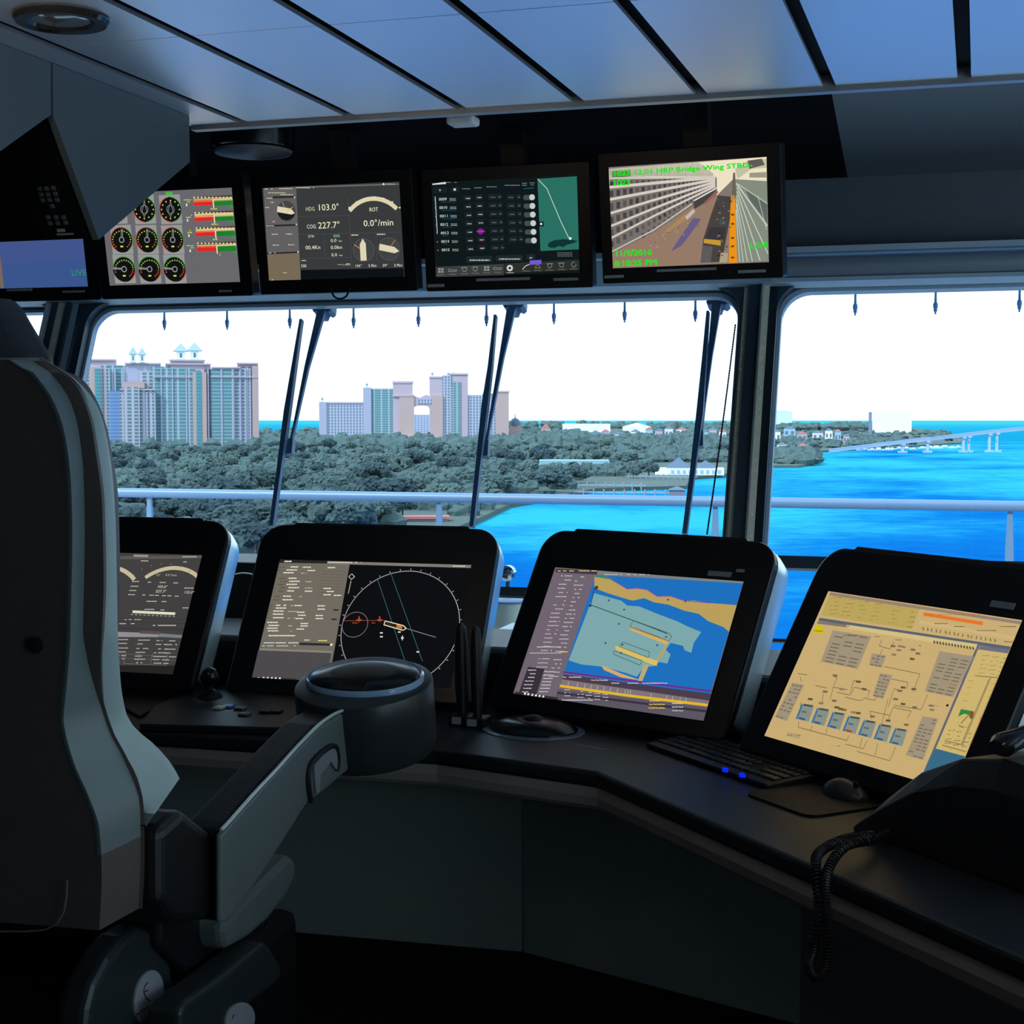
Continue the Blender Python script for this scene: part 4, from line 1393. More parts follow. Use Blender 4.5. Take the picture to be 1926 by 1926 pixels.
for x, y in ((900, 690), (935, 715), (905, 742), (1020, 712), (1050, 735), (1015, 768), (400, 1010), (465, 1035), (560, 1060), (585, 1070), (605, 1075), (660, 1090), (690, 1095), (775, 1115), (870, 1140), (980, 1165), (550, 868), (690, 905), (590, 950), (545, 1020), (1025, 950), (940, 960), (915, 1010), (960, 940), (1130, 1050), (1135, 1075), (490, 965), (960, 1040), (1030, 1060), (725, 950)):
    c.line([(x - 14, y), (x + 14, y + 4)], 10, R.choice(((120, 104, 78), (96, 82, 62), (140, 120, 92))), 6)
c.line([(930, 690), (975, 700)], 9, (140, 118, 96), 6)
for x0, x1, y in ((260, 340, 1230), (520, 580, 1295), (790, 815, 635), (890, 950, 655), (1035, 1070, 690), (1110, 1190, 1052), (600, 690, 628)):
    c.dash(x0, y, x1, 9, (92, 80, 62), 6, R, .9)
c.poly([(262, 1212), (342, 1228), (334, 1252), (256, 1234)], (176, 156, 110), 5)
c.poly([(1218, 1048), (1232, 1040), (1236, 1052), (1224, 1060)], (30, 30, 34), 6)
# gauge
c.poly([(1310, 1072), (1388, 1086), (1384, 1128), (1368, 1134), (1355, 1108), (1330, 1100), (1305, 1112), (1292, 1118)], (52, 134, 60), 6)
c.poly([(1368, 1086), (1390, 1088), (1378, 1132), (1366, 1126)], (150, 70, 40), 7)
c.line([(1310, 1160), (1355, 1112)], 4, (50, 44, 36), 8)
c.poly([(1440, 1102), (1465, 1106), (1450, 1140), (1420, 1165), (1425, 1130)], (206, 40, 70), 6)
c.line([(1290, 1150), (1300, 1175), (1350, 1185), (1375, 1135)], 2.5, (170, 140, 70), 6)
for k in range(5):
    for q in range(3):
        c.dash(1440 - k * 6 + q * 56, 750 + k * 26 + q * 8, 1480 - k * 6 + q * 56, 8, (150, 128, 76), 5, R, .8)
        if k < 4:
            c.dash(1235 - k * 8 + q * 50, 1200 + k * 26 + q * 10, 1270 - k * 8 + q * 50, 9, (104, 88, 56), 5, R, .8)
for p in ([(1395, 870), (1555, 888)], [(1490, 882), (1320, 1285)], [(1480, 890), (1310, 1288)], [(1210, 1262), (1330, 1290)], [(1196, 1290), (1340, 1330)], [(1560, 880), (1370, 1300)]):
    c.line(p, 5, (140, 122, 80), 5)
for k in range(5):
    c.dash(1355 - k * 12, 902 + k * 40, 1385 - k * 12, 8, (170, 148, 96), 5, R, 1)
    c.dash(1490 - k * 10, 920 + k * 40, 1520 - k * 10, 8, (170, 148, 96), 5, R, 1)
c.rect(1300, 1172, 1324, 1184, (90, 76, 50), 6)
c.fin()

# ================================================================== OUTSIDE
SEA = -30.0


def sea_pt(x, y, z=SEA):
    return at_z(x, y, z)


def sea_mat():
    m = bpy.data.materials.new('tropical_sea')
    m.use_nodes = True
    nt = m.node_tree
    nt.nodes.remove(nt.nodes['Principled BSDF'])
    p = nt.nodes.new('ShaderNodeBsdfDiffuse')
    nt.links.new(p.outputs[0], nt.nodes['Material Output'].inputs[0])
    tc = nt.nodes.new('ShaderNodeTexCoord')

    def nz(scale, sc, det):
        mp = nt.nodes.new('ShaderNodeMapping')
        mp.inputs['Scale'].default_value = sc
        mp.inputs['Rotation'].default_value = (0, 0, -YAW)
        n = nt.nodes.new('ShaderNodeTexNoise')
        n.inputs['Scale'].default_value = scale
        n.inputs['Detail'].default_value = det
        n.inputs['Roughness'].default_value = 0.6
        nt.links.new(tc.outputs['Object'], mp.inputs[0])
        nt.links.new(mp.outputs[0], n.inputs['Vector'])
        return n
    big = nz(0.008, (1.0, 0.6, 1), 6)
    fine = nz(0.16, (0.6, 1.0, 1), 5)
    sep = nt.nodes.new('ShaderNodeSeparateXYZ')
    nt.links.new(tc.outputs['Object'], sep.inputs[0])
    # depth zones: deep blue harbour near the ship, sandy shallows further on, turquoise ocean beyond the island
    zr = nt.nodes.new('ShaderNodeMapRange')
    zr.inputs[1].default_value = 420
    zr.inputs[2].default_value = 780
    zr.inputs[3].default_value = -0.06
    zr.inputs[4].default_value = 0.19
    nt.links.new(sep.outputs['Y'], zr.inputs[0])
    # a shallow bank off the wooded shore
    vd = nt.nodes.new('ShaderNodeVectorMath')
    vd.operation = 'DISTANCE'
    bk = sea_pt(1100, 985)
    vd.inputs[1].default_value = (bk.x, bk.y, 0)
    cz = nt.nodes.new('ShaderNodeCombineXYZ')
    nt.links.new(sep.outputs['X'], cz.inputs[0])
    nt.links.new(sep.outputs['Y'], cz.inputs[1])
    nt.links.new(cz.outputs[0], vd.inputs[0])
    br = nt.nodes.new('ShaderNodeMapRange')
    br.inputs[1].default_value = 45
    br.inputs[2].default_value = 150
    br.inputs[3].default_value = 0.3
    br.inputs[4].default_value = 0.0
    nt.links.new(vd.outputs['Value'], br.inputs[0])
    s1 = nt.nodes.new('ShaderNodeMath')
    s1.operation = 'ADD'
    nt.links.new(big.outputs['Fac'], s1.inputs[0])
    nt.links.new(zr.outputs[0], s1.inputs[1])
    s2 = nt.nodes.new('ShaderNodeMath')
    s2.operation = 'ADD'
    nt.links.new(s1.outputs[0], s2.inputs[0])
    nt.links.new(br.outputs[0], s2.inputs[1])
    s3 = nt.nodes.new('ShaderNodeMath')
    s3.operation = 'MULTIPLY_ADD'
    s3.inputs[1].default_value = 0.30
    nt.links.new(fine.outputs['Fac'], s3.inputs[0])
    nt.links.new(s2.outputs[0], s3.inputs[2])
    rp = nt.nodes.new('ShaderNodeValToRGB')
    e = rp.color_ramp.elements
    e[0].position = 0.48
    e[0].color = (0.0025, 0.08, 0.31, 1)
    e[1].position = 0.9
    e[1].color = (0.03, 0.34, 0.42, 1)
    q = rp.color_ramp.elements.new(0.68)
    q.color = (0.004, 0.14, 0.36, 1)
    nt.links.new(s3.outputs[0], rp.inputs[0])
    # ocean beyond the island
    oc = nt.nodes.new('ShaderNodeMapRange')
    oc.inputs[1].default_value = 1750
    oc.inputs[2].default_value = 2600
    nt.links.new(sep.outputs['Y'], oc.inputs[0])
    oc2 = nt.nodes.new('ShaderNodeValToRGB')
    oc2.color_ramp.elements[0].color = (0.008, 0.22, 0.34, 1)
    oc2.color_ramp.elements[1].color = (0.04, 0.34, 0.36, 1)
    oc2.color_ramp.elements[0].position = 0.1
    o3 = nt.nodes.new('ShaderNodeMapRange')
    o3.inputs[1].default_value = 2000
    o3.inputs[2].default_value = 14000
    nt.links.new(sep.outputs['Y'], o3.inputs[0])
    nt.links.new(o3.outputs[0], oc2.inputs[0])
    mx = nt.nodes.new('ShaderNodeMix')
    mx.data_type = 'RGBA'
    nt.links.new(oc.outputs[0], mx.inputs['Factor'])
    nt.links.new(rp.outputs[0], mx.inputs['A'])
    nt.links.new(oc2.outputs[0], mx.inputs['B'])
    nt.links.new(mx.outputs['Result'], p.inputs['Color'])
    bp = nt.nodes.new('ShaderNodeBump')
    bp.inputs['Strength'].default_value = 0.6
    bp.inputs['Distance'].default_value = 1.2
    nt.links.new(fine.outputs['Fac'], bp.inputs['Height'])
    nt.links.new(bp.outputs['Normal'], p.inputs['Normal'])
    return m


sea = tag(obj('sea', MB().add([(-60000, 8, 0), (60000, 8, 0), (60000, 90000, 0), (-60000, 90000, 0)], [(0, 1, 2, 3)]), sea_mat(), recalc=False), 'bright blue and turquoise harbour water reaching to the horizon', 'sea', kind='stuff')
sea.location = (0, 0, SEA)

# island ground
land_px = [(-500, 1300), (430, 1075), (640, 1030), (850, 1006), (905, 982), (960, 955), (1060, 938), (1120, 925), (1290, 920), (1302, 902), (1350, 899), (1440, 880), (1500, 880), (1540, 873), (1548, 862), (1500, 853), (1560, 850), (1700, 842), (1815, 834), (1800, 822), (1775, 812), (1720, 806), (1640, 803.5), (1450, 803), (1200, 803), (1000, 804), (700, 808), (480, 812), (-700, 812)]
M_GROUND = mat('scrub_ground', (0.075, 0.10, 0.085), 0.9, noise_amt=0.5, nscale=0.03)
gp = [sea_pt(x, y) for x, y in land_px]
gt = [Vector((p.x, p.y, SEA + 1.6)) for p in gp]
vs = [p + Vector((0, 0, -1)) for p in gp] + gt
n = len(gp)
g = MB().add(vs, [list(range(n, 2 * n))] + [(i, (i + 1) % n, n + (i + 1) % n, n + i) for i in range(n)])
struct('ground_island', g, M_GROUND)['label'] = 'low wooded island across the harbour'


def inside(x, y, poly):
    r = False
    for i in range(len(poly)):
        x1, y1 = poly[i]
        x2, y2 = poly[i - 1]
        if (y1 > y) != (y2 > y) and x < (x2 - x1) * (y - y1) / (y2 - y1) + x1:
            r = not r
    return r


HOUSES = [(1050, 1066, 812, 824), (1112, 1128, 814, 828), (1132, 1146, 812, 826), (1152, 1176, 816, 832), (1186, 1204, 812, 826), (1214, 1228, 808, 828), (1232, 1246, 810, 830), (1250, 1266, 806, 826), (1272, 1292, 808, 820), (1318, 1332, 812, 828), (1334, 1348, 808, 826), (1352, 1366, 812, 828),
          (1452, 1468, 812, 832), (1474, 1496, 806, 822), (1500, 1518, 816, 828), (1528, 1548, 814, 828), (1552, 1566, 810, 828), (1570, 1582, 812, 832), (1586, 1598, 820, 834), (1462, 1480, 836, 846), (1500, 1520, 838, 846)]


def blocked(x, y):
    if 140 < x < 492 and 833 < y < 846:
        return True
    if 592 < x < 985 and 821 < y < 830:
        return True
    if (1052 < x < 1230 or 1012 < x < 1040) and 808 < y < 824:
        return True
    for x0, x1, _, y1 in HOUSES:
        if x0 - 4 < x < x1 + 4 and y1 - 4 < y < y1 + 3:
            return True
    return False


def leaf_mat(name, a, b):
    m = mat(name, a, 0.75, spec=0.2)
    nt = m.node_tree
    p = nt.nodes['Principled BSDF']
    tc = nt.nodes.new('ShaderNodeTexCoord')
    nz = nt.nodes.new('ShaderNodeTexNoise')
    nz.inputs['Scale'].default_value = 0.9
    nz.inputs['Detail'].default_value = 10
    nz.inputs['Roughness'].default_value = 0.7
    nt.links.new(tc.outputs['Object'], nz.inputs['Vector'])
    oi = nt.nodes.new('ShaderNodeObjectInfo')
    mr = nt.nodes.new('ShaderNodeMapRange')
    mr.inputs[3].default_value = -0.25
    mr.inputs[4].default_value = 0.25
    nt.links.new(oi.outputs['Random'], mr.inputs[0])
    ad = nt.nodes.new('ShaderNodeMath')
    nt.links.new(nz.outputs['Fac'], ad.inputs[0])
    nt.links.new(mr.outputs[0], ad.inputs[1])
    rp = nt.nodes.new('ShaderNodeValToRGB')
    rp.color_ramp.elements[0].position = 0.3
    rp.color_ramp.elements[0].color = (*a, 1)
    rp.color_ramp.elements[1].position = 0.75
    rp.color_ramp.elements[1].color = (*b, 1)
    nt.links.new(ad.outputs[0], rp.inputs[0])
    nt.links.new(rp.outputs[0], p.inputs['Base Color'])
    bp = nt.nodes.new('ShaderNodeBump')
    bp.inputs['Strength'].default_value = 1.0
    bp.inputs['Distance'].default_value = 0.9
    nt.links.new(nz.outputs['Fac'], bp.inputs['Height'])
    nt.links.new(bp.outputs['Normal'], p.inputs['Normal'])
    return m


M_LEAF = leaf_mat('island_foliage', (0.045, 0.075, 0.085), (0.12, 0.175, 0.16))  # both tones lightened and blued to stand in for distance haze
M_TRUNK = mat('tree_bark', (0.12, 0.1, 0.08), 0.9)


def crown_mesh(seed, R_, H_):
    import bmesh
    rnd = random.Random(seed)
    V, F_ = [], []
    for k in range(24):
        a = rnd.uniform(0, 2 * PI)
        d = R_ * 0.78 * math.sqrt(rnd.random())
        r = R_ * rnd.uniform(0.2, 0.38)
        zc = H_ * (0.62 + 0.26 * rnd.random()) - d * 0.35
        bm = bmesh.new()
        bmesh.ops.create_icosphere(bm, subdivisions=3, radius=1)
        o = len(V)
        cx_, cy_ = d * math.cos(a), d * math.sin(a)
        off = Vector((rnd.uniform(0, 99), rnd.uniform(0, 99), 0))
        for v in bm.verts:
            q = 1 + 0.38 * noise.noise(v.co * 2.3 + off) + 0.45 * noise.noise(v.co * 5 + off)
            V.append(Vector((cx_ + v.co.x * r * q, cy_ + v.co.y * r * q, zc + v.co.z * r * 0.8 * q)))
        F_ += [[v.index + o for v in f.verts] for f in bm.faces]
        bm.free()
    mb = MB()
    mb.add(V, F_, False)
    return mb


protos = []
for k in range(5):
    R_, H_ = (6.5, 9.5) if k < 3 else (5.0, 8.0)
    t = thing('woodland_tree', 'tree', 'tree')
    child(obj('foliage', crown_mesh(k + 5, R_, H_), M_LEAF, recalc=False), t)
    child(obj('trunk', MB().tube([(0, 0, -0.3), (0.2, 0, H_ * 0.35), (0, 0.2, H_ * 0.6)], [0.35, 0.25, 0.15], 8), M_TRUNK), t)
    protos.append(t)
TL = 'rounded dark blue-green tree in the dense woodland in front of the pink hotels'
TL2 = 'small dark tree on the far low shore between the pale houses and the sea'
rnd = random.Random(11)
used = set()


def place_tree(x, y, s, lab, grp, zg=SEA + 1.5):
    P = sea_pt(x, y, zg)
    k = rnd.randrange(5)
    o = protos[k] if k not in used else copy_tree(protos[k])
    used.add(k)
    o.location = P
    o.rotation_euler = (0, 0, rnd.uniform(0, 6.28))
    o.scale = (s, s, s * rnd.uniform(0.85, 1.15))
    tag(o, lab, 'tree', grp)
    return o


wood = [(-260, 1110), (430, 1062), (640, 1022), (850, 1000), (900, 975), (960, 948), (1060, 932), (1090, 905), (1222, 899), (1230, 878), (1150, 858), (1300, 856), (1360, 862), (1365, 842), (1100, 838), (1000, 840), (700, 842), (480, 848), (300, 848), (-260, 849)]
pts = []
tries = 0
while len(pts) < 235 and tries < 60000:
    tries += 1
    x, y = rnd.uniform(150, 1368), 838 + 230 * rnd.random() ** 1.25
    if not inside(x, y, wood):
        continue
    if (1010 < x < 1160 and 880 < y < 902) or blocked(x, y):
        continue
    if 735 < x < 870 and y > 976:
        continue
    P = sea_pt(x, y)
    if all((P - q).length > 9.5 for q in pts):
        pts.append(P)
        place_tree(x, y, rnd.uniform(0.85, 1.25), TL, 'woodland trees in front of the hotels')
# far shore trees
n2 = 0
while n2 < 58:
    x = rnd.uniform(960, 1800)
    y = rnd.uniform(815, 846) if x < 1560 else rnd.uniform(826, 846)
    if 1378 < x < 1448 or not inside(x, y, land_px) or blocked(x, y):
        continue
    place_tree(x, y, rnd.uniform(0.5, 0.95), TL2, 'far shore trees')
    n2 += 1
# continuous undergrowth between the crowns
und = MB()
cells = []
for x in range(-250, 1372, 14):
    y = 838.0
    while y < 1080:
        if inside(x, y, wood) and not blocked(x, y) and not (735 < x < 870 and y > 976):
            cells.append((x, y))
        y += 5 + (y - 838) * 0.05
V, F_ = [], []
for (x, y) in cells:
    P = sea_pt(x + rnd.uniform(-5, 5), y)
    D_ = (P - EYE).length
    r = rnd.uniform(3.0, 5.0)
    h = rnd.uniform(3.5, 6.5)
    o = len(V)
    n = 7
    for lv, (rr, zz) in enumerate(((1.0, 0.0), (1.05, 0.45), (0.7, 0.85))):
        for k in range(n):
            a = 2 * PI * k / n + lv
            q = rnd.uniform(0.8, 1.2)
            V.append(Vector((P.x + r * rr * q * math.cos(a), P.y + r * rr * q * math.sin(a), SEA + 1.2 + h * zz * q)))
    V.append(Vector((P.x, P.y, SEA + 1.2 + h)))
    for lv in range(2):
        for k in range(n):
            F_.append((o + lv * n + k, o + lv * n + (k + 1) % n, o + (lv + 1) * n + (k + 1) % n, o + (lv + 1) * n + k))
    for k in range(n):
        F_.append((o + 2 * n + k, o + 2 * n + (k + 1) % n, o + 3 * n))
und.add(V, F_)
tag(obj('undergrowth', und, M_LEAF, recalc=False), 'dense dark green undergrowth filling the woodland between the trees', 'bushes', kind='stuff')
# distant tree line on the horizon shore
V, F_ = [], []
for i in range(3100):
    x, y = rnd.uniform(-200, 1370), rnd.uniform(813, 848)
    if i < 300:
        x, y = rnd.uniform(960, 1390), rnd.uniform(804, 822)
    elif i < 660:
        x, y = rnd.uniform(1445, 1700), rnd.uniform(805, 846)
    elif i < 700:
        x, y = rnd.uniform(1715, 1790), rnd.uniform(812, 824)
    elif i < 900:
        x, y = rnd.uniform(1438, 1535), rnd.uniform(854, 877)
    elif i < 1200:
        x, y = rnd.uniform(960, 1390), rnd.uniform(822, 850)
    elif i < 1380:
        x, y = rnd.uniform(1150, 1372), rnd.uniform(848, 874)
    if not inside(x, y, land_px) or (1380 < x < 1437) or blocked(x, y):
        continue
    P = sea_pt(x, y)
    r = rnd.uniform(6, 11)
    h = rnd.uniform(7, 13) if x > 1100 or x < 1000 else rnd.uniform(10, 16)
    if y < 812:
        h *= 2
        r *= 2.2
    if (x > 1430 and y > 812) or y > 848:
        h *= .6
        r *= .7
    o = len(V)
    n = 6
    for rr, zz in ((0.8, 0.0), (1.1, 0.5), (0.6, 0.9)):
        for k in range(n):
            a = 2 * PI * k / n
            q = rnd.uniform(0.75, 1.25)
            V.append(Vector((P.x + r * rr * q * math.cos(a), P.y + r * rr * q * math.sin(a), SEA + 1 + h * zz * q)))
    V.append(Vector((P.x, P.y, SEA + 1 + h)))
    for lv in range(2):
        for k in range(n):
            F_.append((o + lv * n + k, o + lv * n + (k + 1) % n, o + (lv + 1) * n + (k + 1) % n, o + (lv + 1) * n + k))
    for k in range(n):
        F_.append((o + 2 * n + k, o + 2 * n + (k + 1) % n, o + 3 * n))
tag(obj('distant_treeline', MB().add(V, F_), M_LEAF, recalc=False), 'hazy far tree line along the horizon behind the pale buildings', 'trees', kind='stuff')


# ------------------------------------------------------------------ buildings
def facade(name, wall, win, bx, bz, fx=0.6, fz=0.6, slab=None):
    m = mat(name, wall, 0.7)
    nt = m.node_tree
    p = nt.nodes['Principled BSDF']
    tc = nt.nodes.new('ShaderNodeTexCoord')
    sep = nt.nodes.new('ShaderNodeSeparateXYZ')
    nt.links.new(tc.outputs['Object'], sep.inputs[0])

    def op(o, a, b=None):
        n = nt.nodes.new('ShaderNodeMath')
        n.operation = o
        for i, v in enumerate((a, b)):
            if v is None:
                continue
            if isinstance(v, (int, float)):
                n.inputs[i].default_value = v
            else:
                nt.links.new(v, n.inputs[i])
        return n.outputs[0]
    sxy = op('ADD', sep.outputs['X'], sep.outputs['Y'])
    ax = op('LESS_THAN', op('FRACT', op('DIVIDE', sxy, bx)), fx)
    az = op('LESS_THAN', op('FRACT', op('DIVIDE', sep.outputs['Z'], bz)), fz)
    k = op('MULTIPLY', ax, az)
    mx = nt.nodes.new('ShaderNodeMix')
    mx.data_type = 'RGBA'
    mx.inputs['A'].default_value = (*wall, 1)
    mx.inputs['B'].default_value = (*win, 1)
    if slab:
        m2 = nt.nodes.new('ShaderNodeMix')
        m2.data_type = 'RGBA'
        m2.inputs['A'].default_value = (*wall, 1)
        m2.inputs['B'].default_value = (*slab, 1)
        nt.links.new(ax, m2.inputs['Factor'])
        nt.links.new(m2.outputs['Result'], mx.inputs['A'])
    nt.links.new(k, mx.inputs['Factor'])
    nt.links.new(mx.outputs['Result'], p.inputs['Base Color'])
    return m


PINK = (0.50, 0.37, 0.43)
M_PINK = mat('pink_plaster', PINK, 0.7)
M_LILAC = mat('lilac_plaster', (0.40, 0.38, 0.50), 0.7)
M_SALMON = mat('salmon_plaster', (0.50, 0.34, 0.32), 0.7)
M_FTEAL = facade('teal_glass_bays', (0.40, 0.42, 0.48), (0.10, 0.22, 0.26), 11.6, 3.75, 0.82, 0.62, (0.24, 0.36, 0.38))
M_FGREY = facade('balcony_bays', (0.46, 0.42, 0.48), (0.12, 0.18, 0.22), 7.2, 3.75, 0.62, 0.58, (0.36, 0.38, 0.44))
M_FSMALL = facade('small_windows', (0.44, 0.42, 0.52), (0.13, 0.18, 0.27), 4.9, 4.6, 0.5, 0.58, (0.36, 0.38, 0.48))
M_TEALS = facade('teal_window_strip', (0.10, 0.30, 0.34), (0.06, 0.22, 0.26), 9.0, 3.75, 0.95, 0.5)
M_BLUES = facade('blue_window_strip', (0.20, 0.30, 0.52), (0.12, 0.22, 0.42), 9.0, 3.75, 0.95, 0.5)
M_ROOFL = mat('pale_blue_roof', (0.34, 0.42, 0.52), 0.5)
M_DARKW = mat('dark_opening', (0.12, 0.16, 0.22), 0.6)  # dark blue-grey of turret and house windows


SCALE_D = {}


class Bld:
    """building seen face-on at distance D; blocks given by photo outline and set back by depth"""

    def __init__(s, name, label, D, pxc, cat='building'):
        D = D * SCALE_D.get(name, 1)
        s.D = D
        d = ray(pxc, 790)
        d.z = 0
        s.dir = d.normalized()
        s.rt = Vector((s.dir.y, -s.dir.x, 0))
        s.P = EYE + s.dir * D
        s.P.z = SEA + 1.5
        s.root = thing(name, label, cat, s.P, math.atan2(s.rt.y, s.rt.x))
        s.cache = {}

    def loc(s, x, y, back=0.0):
        P = at_pl(x, y, s.P + s.dir * back, s.dir)
        q = P - s.P
        return q.dot(s.rt), q.z

    def block(s, nm, x0, x1, y0, m, back=0.0, deep=16.0, y1=None, parent=None):
        a, zt = s.loc(x0, y0, back)
        b, _ = s.loc(x1, y0, back)
        zb = 0 if y1 is None else s.loc(x0, y1, back)[1]
        return child(obj(nm, MB().box((a, back, zb), (b, back + deep, zt)), m), parent or s.root)

    def hip(s, nm, x0, x1, y0, y1, m, back=0.0, deep=None, parent=None):
        a, zt = s.loc((x0 + x1) / 2, y0, back)
        l, zb = s.loc(x0, y1, back)
        r, _ = s.loc(x1, y1, back)
        w_ = (r - l)
        dd = deep or w_
        return child(obj(nm, MB().add([(l, back, zb), (r, back, zb), (r, back + dd, zb), (l, back + dd, zb), (a, back + dd / 2, zt)], [(3, 2, 1, 0), (0, 1, 4), (1, 2, 4), (2, 3, 4), (3, 0, 4)]), m), parent or s.root)


# left hotel
H = Bld('hotel_tower', 'large pale pink hotel with teal glass bays and twin peaked turrets, at the left', 1700, 320)
z = lambda a, o, s=4.187: a / s + o
for (nm, x0, x1, y0, y1, m, back, deep) in [
    ('rear_wing', 146, 178, 683, None, M_FGREY, 22, 14), ('rear_wing', 167, 218, 676, None, M_PINK, 18, 16), ('rear_wing', 190, 240, 687, None, M_FGREY, 16, 14),
    ('wing_block', 205, 245, 687, None, M_FTEAL, 12, 16), ('wing_block', 236, 302, 683, None, M_LILAC, 9, 18), ('wing_block', 262, 292, 700, None, M_FGREY, 7, 10),
    ('wing_block', 286, 342, 689, None, M_FTEAL, 4, 16), ('front_block', 300, 365, 692, None, M_FTEAL, 2, 16), ('tower_crown', 320, 384, 677, None, M_PINK, 3, 16),
    ('tower_crown', 311, 396, 684, None, M_PINK, 4, 16),
    ('front_block', 384, 400, 694, None, M_FGREY, 4, 14), ('front_block', 398, 440, 692, None, M_FTEAL, 2, 16), ('front_block', 438, 472, 690, None, M_FGREY, 3, 14), ('end_tower', 447, 485, 684, None, M_PINK, 4, 16),
    ('low_block', 232, 262, 728, None, M_FGREY, -6, 14), ('low_block', 225, 290, 734, None, M_FGREY, -3, 14), ('low_crown', 230, 272, 718, 730, M_SALMON, -4, 10)]:
    H.block(nm, x0, x1, y0, m, back, deep, y1)
H.block('salmon_strip', 362, 388, 700, M_SALMON, 0.2, 6)
H.block('teal_strip', 369, 378, 697, M_TEALS, -0.4, 1)
H.block('salmon_strip', 474, 486, 688, M_SALMON, 1.2, 6)
H.block('salmon_strip', 168, 192, 690, M_SALMON, 15, 3)
H.block('teal_strip', 178, 189, 693, M_TEALS, 14, 1)
H.block('blue_strip', 205, 228, 735, M_BLUES, 8, 3)
for x, m, b in ((303, M_LILAC, 1.2), (324, M_LILAC, 1.2), (350, M_LILAC, 1.2), (391, M_LILAC, 1.2), (416, M_LILAC, 1.2), (438, M_LILAC, 1.0), (451, M_LILAC, 1.6), (461, M_LILAC, 1.6), (470, M_LILAC, 1.6), (258, M_LILAC, -4.2), (276, M_LILAC, -4.2), (291, M_LILAC, -3.4), (216, M_LILAC, 9), (229, M_LILAC, 6.5), (205, M_LILAC, 9)):
    H.block('pilaster', x - 1.3, x + 1.3, 694 if b > 0 else 738, m, b, 2)
for x0, x1, y0, y1, b in ((311, 397, 683, 686, 1), (318, 386, 676, 679, 1.2), (445, 486, 682, 685, 1.0), (398, 452, 690, 692.5, 0.8), (234, 303, 682, 685, 7), (165, 218, 675, 678, 16), (290, 362, 708, 710, .6), (396, 484, 708, 710, .6), (225, 292, 731, 734, -4.5)):
    H.block('cornice', x0, x1, y0, M_PINK, b, 3, y1)
for x, w_, yt, yb in ((340, 24, 645, 677), (366, 24, 643, 677), (250, 15, 651, 682), (267, 15, 653, 682)):
    t = H.block('turret', x - w_ * .33, x + w_ * .33, yt + (yb - yt) * .45, M_WHITE, 5, 6, yb)
    H.hip('turret_roof', x - w_ * .6, x + w_ * .6, yt, yt + (yb - yt) * .48, M_ROOFL, 4, parent=t)
    H.block('turret_window', x - w_ * .08, x + w_ * .08, yt + (yb - yt) * .6, M_DARKW, 4.6, .4, yt + (yb - yt) * .85, parent=t)
# centre hotel
A2 = Bld('arched_hotel', 'distant pink hotel of two towers joined by a high arched bridge', 2450, 780)
for (nm, x0, x1, y0, y1, m, back, deep) in [
    ('left_wing', 602, 690, 758, None, M_FSMALL, 4, 22), ('left_turret', 600, 614, 756, None, M_LILAC, 2, 14), ('left_turret', 683, 698, 729, None, M_LILAC, 2, 14), ('left_wing', 696, 742, 731, None, M_FTEAL, 5, 22),
    ('arch_tower', 739, 776, 719, None, M_PINK, 0, 24), ('arch_tower', 751, 779, 742, None, M_SALMON, -2, 6), ('arch_tower', 812, 833, 744, None, M_SALMON, -2, 10),
    ('arch_tower', 808, 834, 709, None, M_PINK, 2, 24), ('arch_tower', 832, 848, 706, None, M_FSMALL, 1, 24), ('arch_tower', 846, 880, 703, None, M_PINK, 3, 24),
    ('right_wing', 880, 912, 743, None, M_FSMALL, 5, 22), ('right_wing', 908, 935, 740, None, M_FSMALL, 6, 22), ('end_tower', 932, 957, 736, None, M_SALMON, 2, 22),
    ('podium', 735, 826, 824, None, M_SALMON, -12, 10), ('podium', 790, 822, 819, None, M_PINK, -14, 4)]:
    A2.block(nm, x0, x1, y0, m, back, deep, y1)
A2.block('window_panel', 847, 866, 718, M_FTEAL, 1.5, 2)
A2.block('window_panel', 846, 853, 726, M_FGREY, 1.2, 2)
for x0, x1, y0, y1, b in ((738, 778, 717, 721, -1), (738, 778, 743, 746, -2.6), (807, 835, 708, 711, 1), (845, 881, 702, 705, 1.5), (931, 958, 735, 738, 1), (600, 690, 756, 759, 3)):
    A2.block('cornice', x0, x1, y0, M_PINK, b, 4, y1)
# arch bridge between the towers
pts = [(776, 744), (790, 748), (802, 742), (812, 748), (826, 750)] + [(826, 780)] + [(812 - 0, 778)] + [(810 - 27 * (1 - math.cos(a)) / 2 - 4, 766 + 0 - 3 * math.sin(a)) for a in [PI * k / 8 for k in range(9)]] + [(779, 775), (778, 800), (776, 800)]
P_ = []
for x, y in pts:
    q = A2.loc(x, y, 0)
    P_.append((q[0], 0, q[1]))
child(obj('arch_bridge', MB().prism(P_, (0, 12, 0)), M_PINK), A2.root)
A2.block('window_band', 786, 824, 750, M_FSMALL, -0.8, 1, 760)
A2.block('far_block', 779, 812, 780, facade('far_blue_block', (0.5, 0.52, 0.66), (0.22, 0.26, 0.46), 5, 3.4, 0.5, 0.5), 160, 30)
for x, y in ((606, 744), (690, 717), (813, 697), (843, 697), (853, 697), (911, 732)):
    a, z0 = A2.loc(x, y + 13, 6)
    _, z1 = A2.loc(x, y, 6)
    child(obj('roof_finial', MB().lathe([(1.6, z0), (0.5, z0 + (z1 - z0) * .3), (2.4, z0 + (z1 - z0) * .55), (0.4, z0 + (z1 - z0) * .8), (0.2, z1)], 8, Matrix.Translation((a, 6, 0))), M_ROOFL), A2.root)
